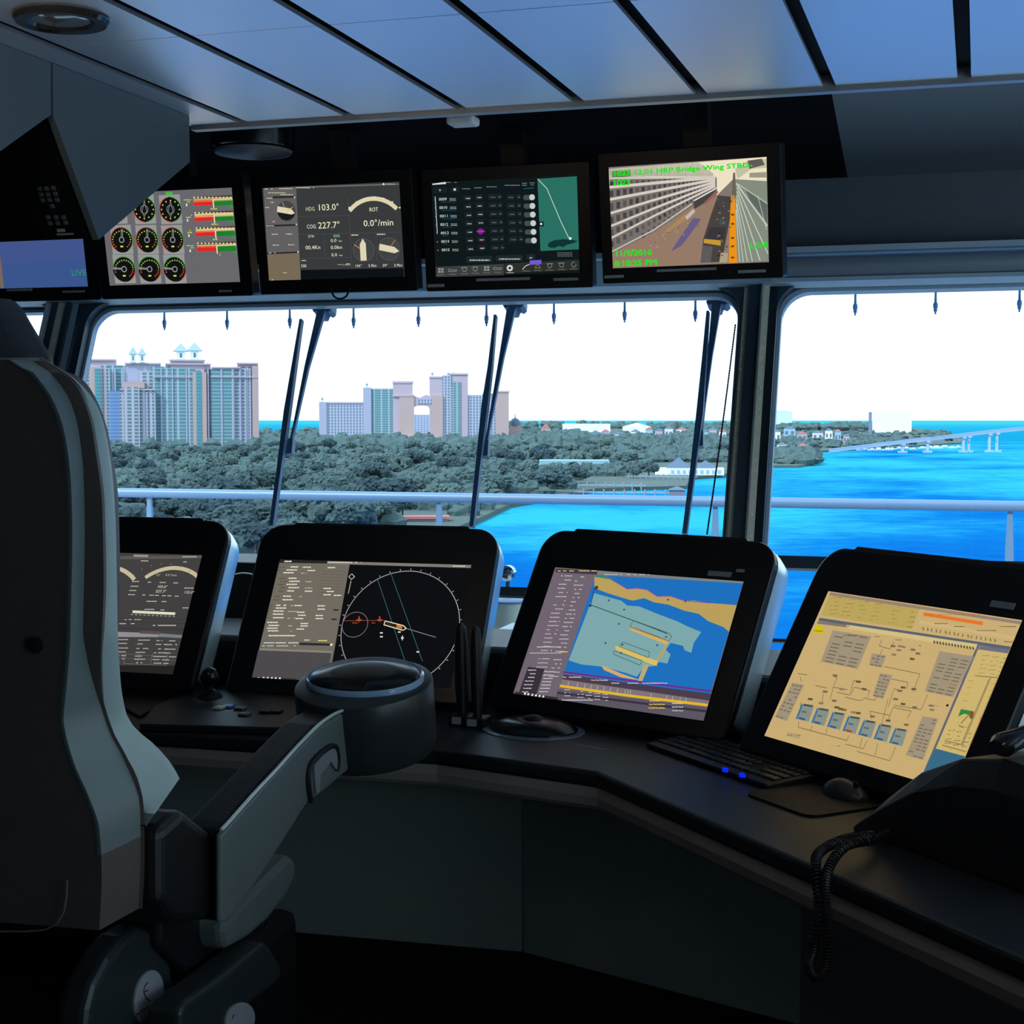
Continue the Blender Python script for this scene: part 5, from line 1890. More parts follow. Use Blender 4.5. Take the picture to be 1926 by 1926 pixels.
# domed pavilion right of it
Dm = Bld('domed_pavilion', 'small dark domed building just right of the arched hotel', 2500, 969)
Dm.block('base', 958, 981, 800, M_SALMON, 0, 10)
a, z0 = Dm.loc(969, 801, 2)
_, z1 = Dm.loc(969, 786, 2)
r_ = Dm.loc(980, 801, 2)[0] - a
child(obj('dome', MB().lathe([(r_ * math.cos(k * PI / 14), z0 + (z1 - z0) * math.sin(k * PI / 14)) for k in range(7)] + [(0.8, z1), (0.5, z1 + 7)], 20, Matrix.Translation((a, 8, 0))), mat('slate_dome', (0.10, 0.13, 0.18), 0.5)), Dm.root)
# other buildings
M_WB = mat('white_render', (0.85, 0.86, 0.88), 0.6)
M_CREAM = mat('cream_render', (0.7, 0.6, 0.58), 0.7)
M_BLUEH = mat('pale_blue_render', (0.30, 0.46, 0.58), 0.7)
M_BROOF = mat('dark_slate_roof', (0.10, 0.15, 0.21), 0.6)
M_REDR = mat('red_roof', (0.42, 0.12, 0.12), 0.6)


def house(label, D, x0, x1, y0, y1, m, roof=None, yr=None, nm='house', wins=0, gable=False):
    D = 91785.0 / (y1 - 790 + 2)
    b = Bld(nm, label, D, (x0 + x1) / 2)
    w_ = (x1 - x0) * D / FPX
    b.block('walls', x0, x1, y0, m, 0, max(8, w_ * .5), None)
    if roof:
        b.hip('roof', x0 - 1, x1 + 1, yr, y0, roof, -0.5, max(9, w_ * .5 + 1))
    for k in range(wins):
        xx = x0 + (x1 - x0) * (k + .5) / wins
        b.block('window', xx - (x1 - x0) * .25 / wins, xx + (x1 - x0) * .25 / wins, y0 + (y1 - y0) * .3, M_DARKW, -0.2, .4, y0 + (y1 - y0) * .7)
    return b


house('wide flat white building, left of the two bright white ones behind the woods', 1500, 1058, 1148, 797, 812, M_WB, nm='white_building')
house('smaller white building with a faceted roof right of the wide white one', 1500, 1171, 1224, 803, 814, M_WB, M_WB, 795, nm='white_building')
house('reddish pink low building left of the wide white building', 1350, 1018, 1034, 805, 822, M_SALMON, M_REDR, 797)
house('tall white block with grey side on the horizon at right', 1900, 1641, 1715, 774, 812, M_WB, nm='white_tower')
house('slim grey-blue slab attached to the left edge of the white block', 1895, 1634, 1640, 775, 816, mat('grey_slab', (0.16, 0.22, 0.32), 0.6), nm='grey_tower')
b = house('pale apartment block with rows of windows beside the pillar, under a thin roof', 1900, 1448, 1490, 774, 796, facade('pale_flats', (0.75, 0.78, 0.82), (0.25, 0.42, 0.55), 5, 3.2, .5, .5), nm='apartment_block')
b.block('flat_roof', 1446, 1481, 771.5, M_CREAM, -1, 14, 774)
house('long low teal-grey roofed hall among the trees left of the docks', 690, 1020, 1143, 873, 890, mat('grey_blue_wall', (0.15, 0.22, 0.26), 0.6), None, nm='low_hall').block('roof', 1014, 1146, 866, mat('pale_teal_roof', (0.26, 0.42, 0.5), 0.4), -4, 22, 875)
b = house('white waterfront boathouse with a row of openings on the point', 640, 1232, 1362, 881, 896, M_WB, None, nm='boathouse')
for k in range(9):
    x = 1262 + k * 11
    b.block('opening', x, x + 6, 884, M_BLUEH, -.2, .4, 891)
for x0, x1, yt in ((1252, 1300, 860), (1304, 1350, 866)):
    b.hip('pyramid_roof', x0, x1, yt, 881, M_BROOF, 4, 14)
cols = [(M_BLUEH, 'pale blue'), (M_WB, 'white'), (M_CREAM, 'cream'), (M_PINK, 'pale pink')]
pos = HOUSES
adj = ['narrow', 'broad', 'low', 'tall', 'squat', 'small']
for i, (x0, x1, y0, y1) in enumerate(pos):
    m, cn = cols[(i * 7 + 1) % 4]
    side = 'pillar' if x0 < 1380 else 'bridge'
    house('%s house, %s roof, %s of the shore houses %s of the pillar' % (cn, ('grey', 'red')[i % 3 == 2], ['first', 'second', 'third', 'fourth', 'fifth', 'sixth', 'seventh', 'eighth', 'ninth', 'tenth', 'eleventh', 'twelfth'][i if i < 12 else i - 12], 'left' if i < 12 else 'right'),
          1150 + (i % 4) * 40, x0, x1, y0, y1, m, (M_BROOF, M_BROOF, M_REDR)[i % 3], y0 - 5, wins=2)
M_WHITEY = M_WHITE
# small red roofed boathouse by the near shore
b = house('long red-roofed jetty shelter at the water edge above the radar display', 470, 752, 842, 978, 988, M_WB, None, nm='jetty_shelter')
b.block('roof', 748, 846, 972, M_REDR, -2, 8, 977)
# white tents
house('row of small white canopies in the trees below the arched hotel', 1000, 695, 770, 836, 840, M_WB, nm='canopy')
# docks
M_DOCK = mat('grey_dock_timber', (0.26, 0.3, 0.36), 0.7)


def dock(label, a, b, wdt, ht=1.6, posts=14):
    A_, B_ = sea_pt(*a), sea_pt(*b)
    t = (B_ - A_).normalized()
    n_ = Vector((-t.y, t.x, 0)) * wdt / 2
    r = thing('dock', label, 'dock', (A_ + B_) / 2)
    up = Vector((0, 0, ht))
    obj('deck', MB().prism([A_ - n_ + up, B_ - n_ + up, B_ + n_ + up, A_ + n_ + up], (0, 0, .4)), M_DOCK, r)
    L = (B_ - A_).length
    for k in range(posts):
        P = A_ + t * L * (k + .5) / posts
        obj('pile', MB().tube([P - n_ + Vector((0, 0, -.5)), P - n_ + Vector((0, 0, ht + 1.6))], .3, 6), M_DOCK, r)


dock('front timber dock on piles nearest the water in the small harbour', (1070, 934), (1262, 936), 2.5, 1.8, 10)
dock('middle timber dock on piles with a ramp, behind the front dock', (1080, 922), (1215, 923), 2.5, 2.2, 8)
dock('rear dock with railings running right towards the white boathouse', (1180, 905), (1310, 908), 2.5, 2.6, 12)
b = house('square brown timber hut standing on piles at the dock corner', 600, 1258, 1288, 922, 936, mat('brown_timber', (0.2, 0.17, 0.2), 0.8), M_BROOF, 915, nm='dock_hut')
# boats of the marina by the bridge
M_HULL = mat('white_hull', (0.8, 0.82, 0.86), 0.4)


def boat(label, x, y, L, grp=None, sail=False, cab=True):
    P = sea_pt(x, y)
    r = thing('motor_boat' if not sail else 'sailing_boat', label, 'boat', P, rnd.uniform(-.3, .3) - YAW * -1, grp)
    w_ = L * .3
    rows = []
    for f, ww in ((-.5, .8), (-.2, 1), (.15, 1), (.38, .6), (.5, .05)):
        rows.append([Vector((f * L, -w_ / 2 * ww, L * .13)), Vector((f * L, -w_ / 2 * ww * .6, -.3)), Vector((f * L, w_ / 2 * ww * .6, -.3)), Vector((f * L, w_ / 2 * ww, L * .13))])
    child(obj('hull', MB().sheet(rows, False, True), M_HULL), r)
    child(obj('cabin', MB().box((-L * .25, -w_ * .32, L * .12), (L * .15, w_ * .32, L * .26)), M_HULL), r)
    if sail:
        child(obj('mast', MB().tube([(0, 0, L * .2), (0, 0, L * .8)], .06, 6), M_HULL), r)
    return r


bl_ = 'small white motor boat moored in the marina row under the bridge approach'
for k in range(16):
    boat(bl_, 1600 + k * 13.5 + rnd.uniform(-3, 3), 848 - k * .35 + rnd.uniform(-2, 1), rnd.uniform(8, 13), 'boats in the marina by the bridge')
boat('white motor boat nearer the woods between the two left console displays, left one', 462, 1042, 5, None, True)
boat('white sailing boat beside the motor boat in the gap left of the radar display', 480, 1044, 6, None, True)

# road bridge
bd = [(1560, 846, 1500), (1640, 836.5, 1530), (1750, 824, 1560), (1850, 812, 1600), (1926, 804.5, 1630), (2100, 792, 1690), (2400, 790, 1800)]
M_CONC = mat('pale_concrete', (0.38, 0.44, 0.56), 0.7)
top = []
for x, y, Dd in bd:
    d = ray(x, y)
    top.append(EYE + d * (Dd / d.y))
br = thing('road_bridge', 'long pale concrete road bridge rising to the right over the turquoise water', 'bridge', (top[3].x, top[3].y, SEA))
rows = []
for P in top:
    rows.append([P + Vector((0, -5, 0)), P + Vector((0, -5, -2.6)), P + Vector((0, 5, -2.6)), P + Vector((0, 5, 0))])
obj('deck', MB().sheet(rows, False, True), M_CONC, br)
rows = [[P + Vector((0, -5.2, 1.2)), P + Vector((0, -5.2, 0.02)), P + Vector((0, -4.9, 0.02)), P + Vector((0, -4.9, 1.2))] for P in top]
obj('parapet', MB().sheet(rows, False, True), M_CONC, br)
for x, Dd in ((1698, 1545), (1745, 1560), (1812, 1585), (1822, 1588), (1861, 1604), (1875, 1609), (1960, 1640), (2050, 1680)):
    f = 0
    for i in range(len(bd) - 1):
        if bd[i][0] <= x <= bd[i + 1][0]:
            f = (x - bd[i][0]) / (bd[i + 1][0] - bd[i][0])
            P = top[i] + (top[i + 1] - top[i]) * f
    zt = P.z - 2.6
    pr = obj('pier', MB().box((P.x - 1.3, P.y - 4, SEA + 1.5), (P.x + 1.3, P.y + 4, zt)), M_CONC, br)
    obj('pier_footing', MB().box((P.x - 4.5, P.y - 6, SEA - .5), (P.x + 4.5, P.y + 6, SEA + 1.6)), M_CONC, br)
    obj('pier_cap', MB().box((P.x - 3, P.y - 5, zt - 1.5), (P.x + 3, P.y + 5, zt + .05)), M_CONC, br)

# ------------------------------------------------------------------ ship's own fittings outside the glass
YR = 8.0
rl = thing('deck_handrail', 'pale blue painted handrail with posts on the deck outside the windows', 'handrail', (-1.5, YR, 0))
a_, b_ = at_y(600, 930.5, YR), at_y(1450, 947, YR)
zr = (a_.z + b_.z) / 2
obj('top_rail', MB().tube([(-6, YR, zr), (6, YR, zr)], 0.027, 12), M_RAIL, rl)
for px in (280, 825, 1345, 1900):
    x = at_y(px, 960, YR).x
    obj('post', MB().prism([(x - 0.012, YR, zr - 0.02), (x + 0.012, YR, zr - 0.02), (x + 0.03, YR, zr - .5), (x - 0.03, YR, zr - .5)], (0, 0.02, 0)), M_RAIL, rl)
obj('deck_plate', MB().box((-6, 5.75, 0.02), (6, 8.3, 0.1)), M_WHITE, rl)
# wipers
nr = WN


def wpx(px, py, off):
    return at_pl(px, py, WP - WN * off, WN)


wlab = ['left', 'middle', 'right']
for k, (box, arm, blade) in enumerate([((605, 576), [(604, 590), (578, 690), (555, 799), (546, 838)], [(567.5, 602), (554, 690), (541, 775), (527, 880), (512, 990)]),
                                       ((965, 568), [(962, 582), (944, 672), (921, 799), (914, 842)], [(932.5, 594), (923, 690), (913, 763), (900, 880), (888, 992)]),
                                       ((1349, 562), [(1348, 574), (1336, 667), (1325, 760), (1318, 823)], [(1332, 587), (1325, 680), (1317, 775), (1303, 890), (1288, 1005)])]):
    P = wpx(box[0], box[1], 0.12)
    r = thing('window_wiper', '%s one of the three long dark wipers hanging outside the wide front window' % wlab[k], 'wiper', P)
    c0 = wpx(box[0], box[1], .12)
    u_ = Vector((1, 0, 0))
    d_ = Vector((0, SL, 1)).normalized()
    obj('motor_box', MB().prism([c0 + u_ * a * 0.001 + d_ * b * 0.001 for a, b in ((-36, 34), (36, 34), (42, 8), (42, -16), (30, -26), (18, -18), (12, -40), (-14, -40), (-18, -18), (-32, -24), (-42, -10), (-36, 8))], -WN * .06), M_WIPER, r, bevel=0.004)
    ap = [wpx(x, y, .11) for x, y in arm]
    vs = []
    for p, wd in zip(ap, (0.017, 0.009, 0.005, 0.005)):
        vs.append([p + u_ * wd - WN * .008, p - u_ * wd - WN * .008, p - u_ * wd + WN * .008, p + u_ * wd + WN * .008])
    obj('arm', MB().sheet(vs, False, True), M_WIPER, r)
    bp_ = [wpx(x, y, .085) for x, y in blade]
    vs = []
    for p, wd in zip(bp_, (0.005, 0.0085, 0.012, 0.009, 0.008)):
        vs.append([p + u_ * wd - WN * .012, p - u_ * wd - WN * .012, p - u_ * wd + WN * .012, p + u_ * wd + WN * .012])
    obj('blade', MB().sheet(vs, False, True), M_WIPER, r)
    m_ = wpx((arm[3][0]), arm[3][1], .1)
    obj('blade_joint', MB().prism([m_ + u_ * a + d_ * b for a, b in ((-.014, .03), (.006, .03), (.01, -.03), (-.014, -.035))], -WN * .03), M_WIPER, r)
nn = ['first', 'second', 'third', 'fourth', 'fifth', 'sixth', 'seventh', 'eighth', 'ninth']
for k, (x, y) in enumerate([(309, 577), (427, 576), (545, 573), (665, 572), (787, 569), (915, 567), (1042, 563), (1175, 559), (1308, 557), (1609, 544), (1760, 541), (1918, 536)]):
    P = wpx(x, y + 6, .1)
    if k < 9:
        lb = '%s washer nozzle from the left along the top of the wide window' % nn[k]
    else:
        lb = ['left', 'middle', 'right'][k - 9] + ' washer nozzle along the top of the right-hand window'
    r = thing('washer_nozzle', lb, 'nozzle', P, group='washer nozzles above the windows')
    prof = [(0.003, -.083), (0.0035, -.074), (0.0065, -.072), (0.0065, -.062), (0.0085, -.058), (0.0085, -.046), (0.005, -.040), (0.0042, -.02), (0.0042, .04)]
    child(obj('tube', MB().lathe(prof[5:], 12), M_NOZ), r)
    child(obj('spray_head', MB().lathe(prof[:6], 12), M_NOZ), r)
# bead chain
c0, c1 = wpx(1383, 612, .2), wpx(1330, 1003, .2)
mb = MB()
nb = 92
for k in range(nb):
    f = k / (nb - 1)
    p = c0.lerp(c1, f) + Vector((0, 0, -0.02 * math.sin(PI * f)))
    mb.lathe([(0.0012, -.005), (0.0034, -.002), (0.0034, .002), (0.0012, .005)], 6, Matrix.Translation(p))
mb.tube([c0, c0.lerp(c1, .5) + Vector((0, 0, -.02)), c1], .0008, 5)
tag(obj('bead_chain', mb, M_VOID), 'thin dark bead chain hanging slantwise left of the pillar', 'chain')
# deck equipment seen between the radar and chart displays
q = at_y(955, 1078, 6.6)
r = thing('deck_searchlight', 'small round searchlight on the deck between the radar and chart displays', 'searchlight', q)
obj('lamp_body', MB().lathe([(0.02, -.03), (0.035, -.02), (0.035, .02), (0.02, .03)], 20, Matrix.Translation(q) @ Matrix.Rotation(PI / 2, 4, 'X')), M_STEEL, r)
obj('stand', MB().tube([q + Vector((0, 0, -.03)), q + Vector((0, 0, -1.05))], .01, 8), M_DFRAME, r)
q = at_y(956, 1128, 6.3)
r = thing('deck_capstan_cover', 'flat round pale blue-rimmed cover on a box below the searchlight', 'deck fitting', (q.x, q.y, 0.1))
obj('round_cover', MB().lathe([(0.09, q.z - .012), (0.10, q.z - .006), (0.10, q.z), (0.085, q.z + .006)], 28, Matrix.Translation((q.x, q.y, 0))), M_RAIL, r)
obj('pedestal', MB().lathe([(0.10, .1), (0.09, .4), (0.085, q.z - .012)], 20, Matrix.Translation((q.x, q.y, 0))), M_STRIP, r)

a_, b_ = at_y(918, 1196, 5.55), at_y(990, 1196, 5.55)
tag(obj('deck_locker', MB().box((a_.x - .03, 5.55, 0.1005), (b_.x + .02, 5.95, a_.z)), M_WHITE, bevel=0.01), 'low white locker outside the glass between the radar and chart displays', 'locker')

# ================================================================== THINGS ON THE DESK
def on_desk(x, y):
    return at_z(x, y, ZD)


M_GLOSSB = mat('glossy_black_plastic', (0.01, 0.011, 0.013), 0.22)
# control joystick block on the left
q = on_desk(395, 1325)
r = thing('joystick', 'black ball-topped joystick on the desk left of the radar display', 'joystick', q)
obj('ball_knob', MB().lathe([(0.026 * math.sin(PI * (k + .5) / 12), q.z + .075 - .026 * math.cos(PI * (k + .5) / 12)) for k in range(12)], 24, Matrix.Translation((q.x, q.y, 0))), M_GLOSSB, r)
obj('shaft', MB().tube([(q.x, q.y, ZD + .018), (q.x, q.y, ZD + .06)], .008, 10), M_BLACK, r)
obj('boot', MB().lathe([(0.035, ZD + .0205), (0.028, ZD + .03), (0.012, ZD + .042)], 20, Matrix.Translation((q.x, q.y, 0))), M_LEATH, r)
a, b = on_desk(268, 1372), on_desk(560, 1372)
zt = ZD + .02
pn = thing('joystick_console', 'raised dark control panel under the joystick with chamfered left corner', 'control console', (a + b) / 2)
P_ = [on_desk(262, 1376), on_desk(560, 1384), on_desk(560, 1306), on_desk(385, 1302), on_desk(290, 1340)]
obj('panel_body', MB().prism([Vector((p.x, p.y, ZD + .0005)) for p in P_], (0, 0, .019)), M_DESK, pn, bevel=0.004)
for px, py, m in ((430, 1330, mat('blue_screen_reflection', (0.1, 0.3, 0.7), 0.2)), (412, 1333, M_STRIP), (452, 1334, M_VINYL), (460, 1345, M_VINYL), (500, 1340, M_BLACK), (520, 1340, M_BLACK)):  # first block is a painted blue screen reflection, the rest are buttons
    c = at_z(px, py, zt)
    obj('button', MB().box((c.x - .013, c.y - .015, zt - .0005), (c.x + .013, c.y + .015, zt + .006)), m, pn, bevel=0.002)
# left: second panel behind chair
P_ = [on_desk(225, 1330), on_desk(262, 1352), on_desk(366, 1302), on_desk(225, 1298)]
tag(obj('desk_pad', MB().prism([Vector((p.x, p.y, ZD + .0005)) for p in P_], (0, 0, .008)), M_BLACK, bevel=0.003), 'flat black pad on the desk beside the chair back', 'desk pad')
# two upright levers
for k, (x0, x1, yt, yb, lb) in enumerate(((853, 880, 1172, 1362, 'left black upright lever in front of the radar display'), (884, 906, 1178, 1366, 'right black upright lever in front of the radar display'))):
    c = on_desk((x0 + x1) / 2 + 4, yb)
    r = thing('control_lever', lb, 'lever', c, group=None)
    tp = at_y((x0 + x1) / 2, yt, c.y)
    h_ = tp.z - ZD
    w_ = (x1 - x0) / 2 / FPX * (c - EYE).length
    dx = tp.x - c.x
    rows = []
    for f, ww in ((0.1, .75), (.3, .95), (.55, 1.0), (.8, .95), (.95, .7), (1.0, .3)):
        rows.append([Vector((c.x + dx * f + w_ * ww * math.cos(t), c.y + .02 * math.sin(t) * ww, ZD + h_ * f)) for t in [2 * PI * i / 12 for i in range(12)]])
    obj('grip', MB().sheet(rows, True, True), M_BLACK, r)
    obj('base', MB().box((c.x - .028, c.y - .03, ZD + .0005), (c.x + .028, c.y + .03, ZD + h_ * .1)), M_BLACK, r, bevel=0.004)
    obj('light_button', MB().box((c.x - .018, c.y - .034, ZD + .006), (c.x + .006, c.y - .0305, ZD + h_ * .09)), M_PLATE, r)
# trackball
c = on_desk(1003, 1374)
r = thing('trackball', 'low black rounded trackball unit on the desk below the chart display', 'trackball', c)
T = Matrix.Translation((c.x, c.y, ZD)) @ Matrix.Rotation(-.35, 4, 'Z')
obj('shell', MB().lathe([(0.118, 0.0005), (0.118, 0.008), (0.10, 0.02), (0.07, 0.028), (0.0305, 0.030)], 40, T, 1, .8), M_GLOSSB, r)
obj('ball', MB().lathe([(0.028 * math.cos(t), .026 + .014 * math.sin(t)) for t in (0, .3, .6, .9, 1.2, 1.5)], 24, T), M_BLACK, r)
obj('surround', MB().lathe([(0.135, 0.0003), (0.134, 0.003), (0.119, 0.0035)], 40, T, 1, .85), mat('satin_ring', (0.2, 0.26, 0.32), 0.15), r)
# pencil-thin pale strip in the worktop edge
a, b = on_desk(1078, 1401), on_desk(1140, 1411)
tag(obj('label_strip', MB().prism([a, b, b + Vector((0, .006, 0)), a + Vector((0, .006, 0))], (0, 0, .001)), M_PLATE), 'short thin pale strip on the worktop in front of the trackball', 'label')
# keyboard
c = on_desk(1378, 1437)
ka = -0.80
T = Matrix.Translation((c.x, c.y, ZD)) @ Matrix.Rotation(ka, 4, 'Z')
kb = thing('keyboard', 'black keyboard with two blue lights on the desk below the rightmost console display', 'keyboard', c, ka)
child(obj('body', MB().prism([(-.235, -.08, .0005), (-.235, .08, .0005), (-.235, .08, .022), (-.235, -.08, .012)], (.47, 0, 0)), M_BLACK, bevel=0.003), kb)
M_KEYC = mat('dark_keycaps', (0.03, 0.032, 0.035), 0.3)
k0 = None
for rr in range(5):
    for cc_ in range(20):
        x, y = -.222 + cc_ * .0228, .062 - rr * .026
        if (rr == 4 and 4 < cc_ < 9) or (cc_ in (14, 15) and rr in (2, 3)):
            continue
        if k0 is None:
            k0 = child(obj('key', MB().box((-.0095, -.0105, 0), (.0095, .0105, .007)), M_KEYC, bevel=0.0015, seg=1), kb)
            kk = k0
        else:
            kk = k0.copy()
            COL.objects.link(kk)
            kk.parent = kb
        kk.location = (x, y, .0165 - rr * .0016 + .001)
kk = k0.copy()
COL.objects.link(kk)
kk.parent = kb
kk.location = (-.222 + 6.5 * .0228, .062 - 4 * .026, .0165 - 4 * .0016 + .001)
kk.scale = (4.5, 1, 1)
M_BLED = bpy.data.materials.new('blue_led')
M_BLED.use_nodes = True
M_BLED.node_tree.nodes['Principled BSDF'].inputs['Base Color'].default_value = (0, 0, .2, 1)
M_BLED.node_tree.nodes['Principled BSDF'].inputs['Emission Color'].default_value = (0.0, 0.02, 1, 1)
M_BLED.node_tree.nodes['Principled BSDF'].inputs['Emission Strength'].default_value = 0.9
for px, py in ((1364, 1447), (1396, 1457)):
    p = at_z(px, py, ZD + .02)
    p = T.inverted() @ p
    child(obj('indicator_light', MB().lathe([(0.0055, .015), (0.0055, .0215), (0.003, .0235)], 14, Matrix.Translation((p.x, p.y, 0)), 1.6, 1), M_BLED), kb)
# mouse and mat
c = on_desk(1590, 1500)
T = Matrix.Translation((c.x, c.y, ZD)) @ Matrix.Rotation(-.8, 4, 'Z')
tag(obj('mouse_mat', MB().prism([T @ Vector((x, y, .0005)) for x, y in rrect(-.12, -.17, .1, .05, (.03,) * 4)], (0, 0, .004)), M_LEATH), 'black mat under the computer mouse at the right of the desk', 'mouse mat')
ms = thing('computer_mouse', 'dark computer mouse on the mat below the rightmost display', 'mouse', c)
rows = []
for f, w_, h_ in ((-1, .35, .3), (-.85, .75, .65), (-.45, 1, .95), (0, 1, 1), (.5, .9, .8), (.85, .7, .5), (1, .35, .25)):
    rows.append([T @ Vector((f * .055, .032 * w_ * math.cos(t), .0046 + .034 * h_ * max(0, math.sin(t)))) for t in [PI * i / 10 for i in range(11)]])
obj('shell', MB().sheet(rows, True, True), mat('mouse_plastic', (0.05, 0.045, 0.045), 0.35), ms)
obj('wheel', MB().lathe([(0.006, -.003), (0.008, 0), (0.006, .003)], 14, T @ Matrix.Translation((.033, 0, .034)) @ Matrix.Rotation(PI / 2, 4, 'X')), M_BLACK, ms)
# telephone at the right
P0 = on_desk(1640, 1600)
T = Matrix.Translation((-0.02, 2.86, ZD)) @ Matrix.Rotation(-.82, 4, 'Z')
ph = thing('desk_telephone', 'big dark domed telephone console on the worktop at the right edge', 'telephone', (-0.02, 2.86, ZD))
rows = []
for f, h_ in ((-.9, .010), (-.8, .03), (-.5, .08), (-.1, .14), (.4, .185), (.9, .205), (1.3, .20), (1.5, .15)):
    rows.append([T @ Vector((f * .2, y, z)) for y, z in ((-.10, .0006), (-.095, h_ * .75), (-.075, h_), (.075, h_), (.095, h_ * .8), (.10, .0006))])
obj('base', MB().sheet(rows, False, True), M_BLACK, ph, bevel=0.008, seg=3)
rows = []
for f, w_, h_ in ((-1, .7, .6), (-.85, 1.1, 1.0), (-.6, .9, .9), (0, .75, .75), (.6, .9, .9), (.85, 1.1, 1.0), (1, .7, .6)):
    rows.append([T @ Vector((.18 + .026 * w_ * math.cos(t), f * .09, .235 + (abs(f) - .5) * -.02 + .02 * h_ * math.sin(t))) for t in [2 * PI * i / 12 for i in range(12)]])
obj('handset', MB().sheet(rows, True, True), M_GLOSSB, ph)
pl = at_z(1872, 1590, ZD + .002)
# coiled cord hanging over the desk edge
mb = MB()
P_ = [(1640, 1572, 2.78, None), (1590, 1578, 2.72, None), (1545, 1600, 2.64, None), (1534, 1628, 2.60, None), (1540, 1700, 2.56, None), (1530, 1780, 2.56, None), (1522, 1815, 2.56, None), (1535, 1838, 2.56, None), (1552, 1820, 2.56, None), (1556, 1760, 2.555, None), (1552, 1690, 2.555, None), (1556, 1640, 2.585, None), (1590, 1592, 2.67, None), (1650, 1578, 2.80, None), (1690, 1560, 2.90, None)]
ctl = [at_y(x, y, Y) for x, y, Y, _ in P_]
ctl[0].z = max(ctl[0].z, ZD + .012)


def cat(ps, n):
    out = []
    for i in range(len(ps) - 1):
        p0, p1, p2, p3 = ps[max(i - 1, 0)], ps[i], ps[i + 1], ps[min(i + 2, len(ps) - 1)]
        for k in range(n):
            t = k / n
            out.append(.5 * ((2 * p1) + (p2 - p0) * t + (2 * p0 - 5 * p1 + 4 * p2 - p3) * t * t + (3 * p1 - p0 - 3 * p2 + p3) * t ** 3))
    out.append(ps[-1])
    return out


base = cat(ctl, 90)
pth = []
for i, p in enumerate(base):
    t = (base[min(i + 1, len(base) - 1)] - base[max(i - 1, 0)]).normalized()
    a_ = t.cross(Vector((0.1, 1, 0))).normalized()
    b_ = t.cross(a_)
    an = i * 2 * PI / 9
    pth.append(p + (a_ * math.cos(an) + b_ * math.sin(an)) * .0075)
mb.tube(pth, .0022, 5)
tag(obj('coiled_cord', mb, M_BLACK, recalc=False), 'black coiled telephone cord looping down over the desk edge', 'cord')
# cables between displays
for k, (pts_, lb) in enumerate((([(443, 1080, 4.25), (460, 1078, 4.2), (480, 1084, 4.15), (500, 1110, 4.15)], 'thin pale cable curving behind the desk between the two left displays'),
                                ([(622, 541, 4.80), (628, 557, 4.80), (640, 562, 4.80), (652, 556, 4.80), (658, 540, 4.80)], 'small dark cable loop hanging under the second full overhead display'))):
    tag(obj('cable', MB().tube(cat([at_y(*p) for p in pts_], 8), .0022 if k == 0 else .0035, 6), M_SILVER if k == 0 else M_VOID), lb, 'cable')
# dark cabinet on the sill left of the radar display
a = at_y(428, 1046, 4.8)
b = at_y(510, 1046, 4.8)
bx = thing('sill_cabinet', 'black box standing behind the desk between the two left console displays', 'cabinet', ((a.x + b.x) / 2, 4.85, 0))
obj('body', MB().box((a.x - .1, 4.6, 0.0), (b.x + .05, 4.92, a.z)), M_BLACK, bx, bevel=0.01)
a2, b2 = at_y(392, 1184, 4.5), at_y(446, 1184, 4.5)
obj('front_box', MB().box((a2.x, 4.46, 0.0), (b2.x, 4.595, a2.z)), M_DESK, bx, bevel=0.01)

# ================================================================== PILOT CHAIR
ch = thing('pilot_chair', 'large black high-backed pilot chair with grey side bolster, seen from behind at left', 'chair', (-1.75, 2.45, 0))
YBK = 2.10


def interp(tab, y):
    """smooth (monotone cubic) interpolation of a (y, x) table"""
    if y <= tab[0][0]:
        return tab[0][1]
    if y >= tab[-1][0]:
        return tab[-1][1]
    n = len(tab)
    d = [(tab[i + 1][1] - tab[i][1]) / max(1e-6, tab[i + 1][0] - tab[i][0]) for i in range(n - 1)]
    m = [d[0]] + [0 if d[i - 1] * d[i] <= 0 else 2 * d[i - 1] * d[i] / (d[i - 1] + d[i]) for i in range(1, n - 1)] + [d[-1]]
    for i in range(n - 1):
        if y <= tab[i + 1][0]:
            h = tab[i + 1][0] - tab[i][0]
            t = (y - tab[i][0]) / h
            return ((1 + 2 * t) * (1 - t) ** 2 * tab[i][1] + t * (1 - t) ** 2 * h * m[i] + t * t * (3 - 2 * t) * tab[i + 1][1] + t * t * (t - 1) * h * m[i + 1])
    return tab[-1][1]


C0 = [(700, 30), (760, 72), (820, 95), (900, 108), (1000, 112), (1250, 108), (1350, 112), (1430, 130), (1500, 160), (1560, 180), (1650, 185), (1750, 180)]
C1 = [(675, 60), (700, 95), (760, 135), (820, 150), (900, 158), (1000, 160), (1250, 156), (1330, 162), (1400, 180), (1450, 200), (1500, 228), (1560, 250), (1600, 258), (1750, 262)]
C2 = [(672, 70), (690, 100), (720, 140), (760, 160), (800, 172), (850, 180), (950, 192), (1100, 195), (1250, 190), (1330, 194), (1400, 212), (1450, 236), (1500, 260), (1550, 270), (1650, 272), (1750, 268)]
C3 = [(668, 72), (690, 104), (720, 150), (770, 186), (830, 202), (900, 212), (1000, 218), (1100, 220), (1200, 222), (1290, 227), (1350, 237), (1390, 260), (1430, 298), (1465, 325), (1490, 338)]
rows = []
P2Y = {}
ROLL = []
ys = [676, 684, 692, 700, 712] + list(range(725, 1755, 18))
XLFT = -2.12
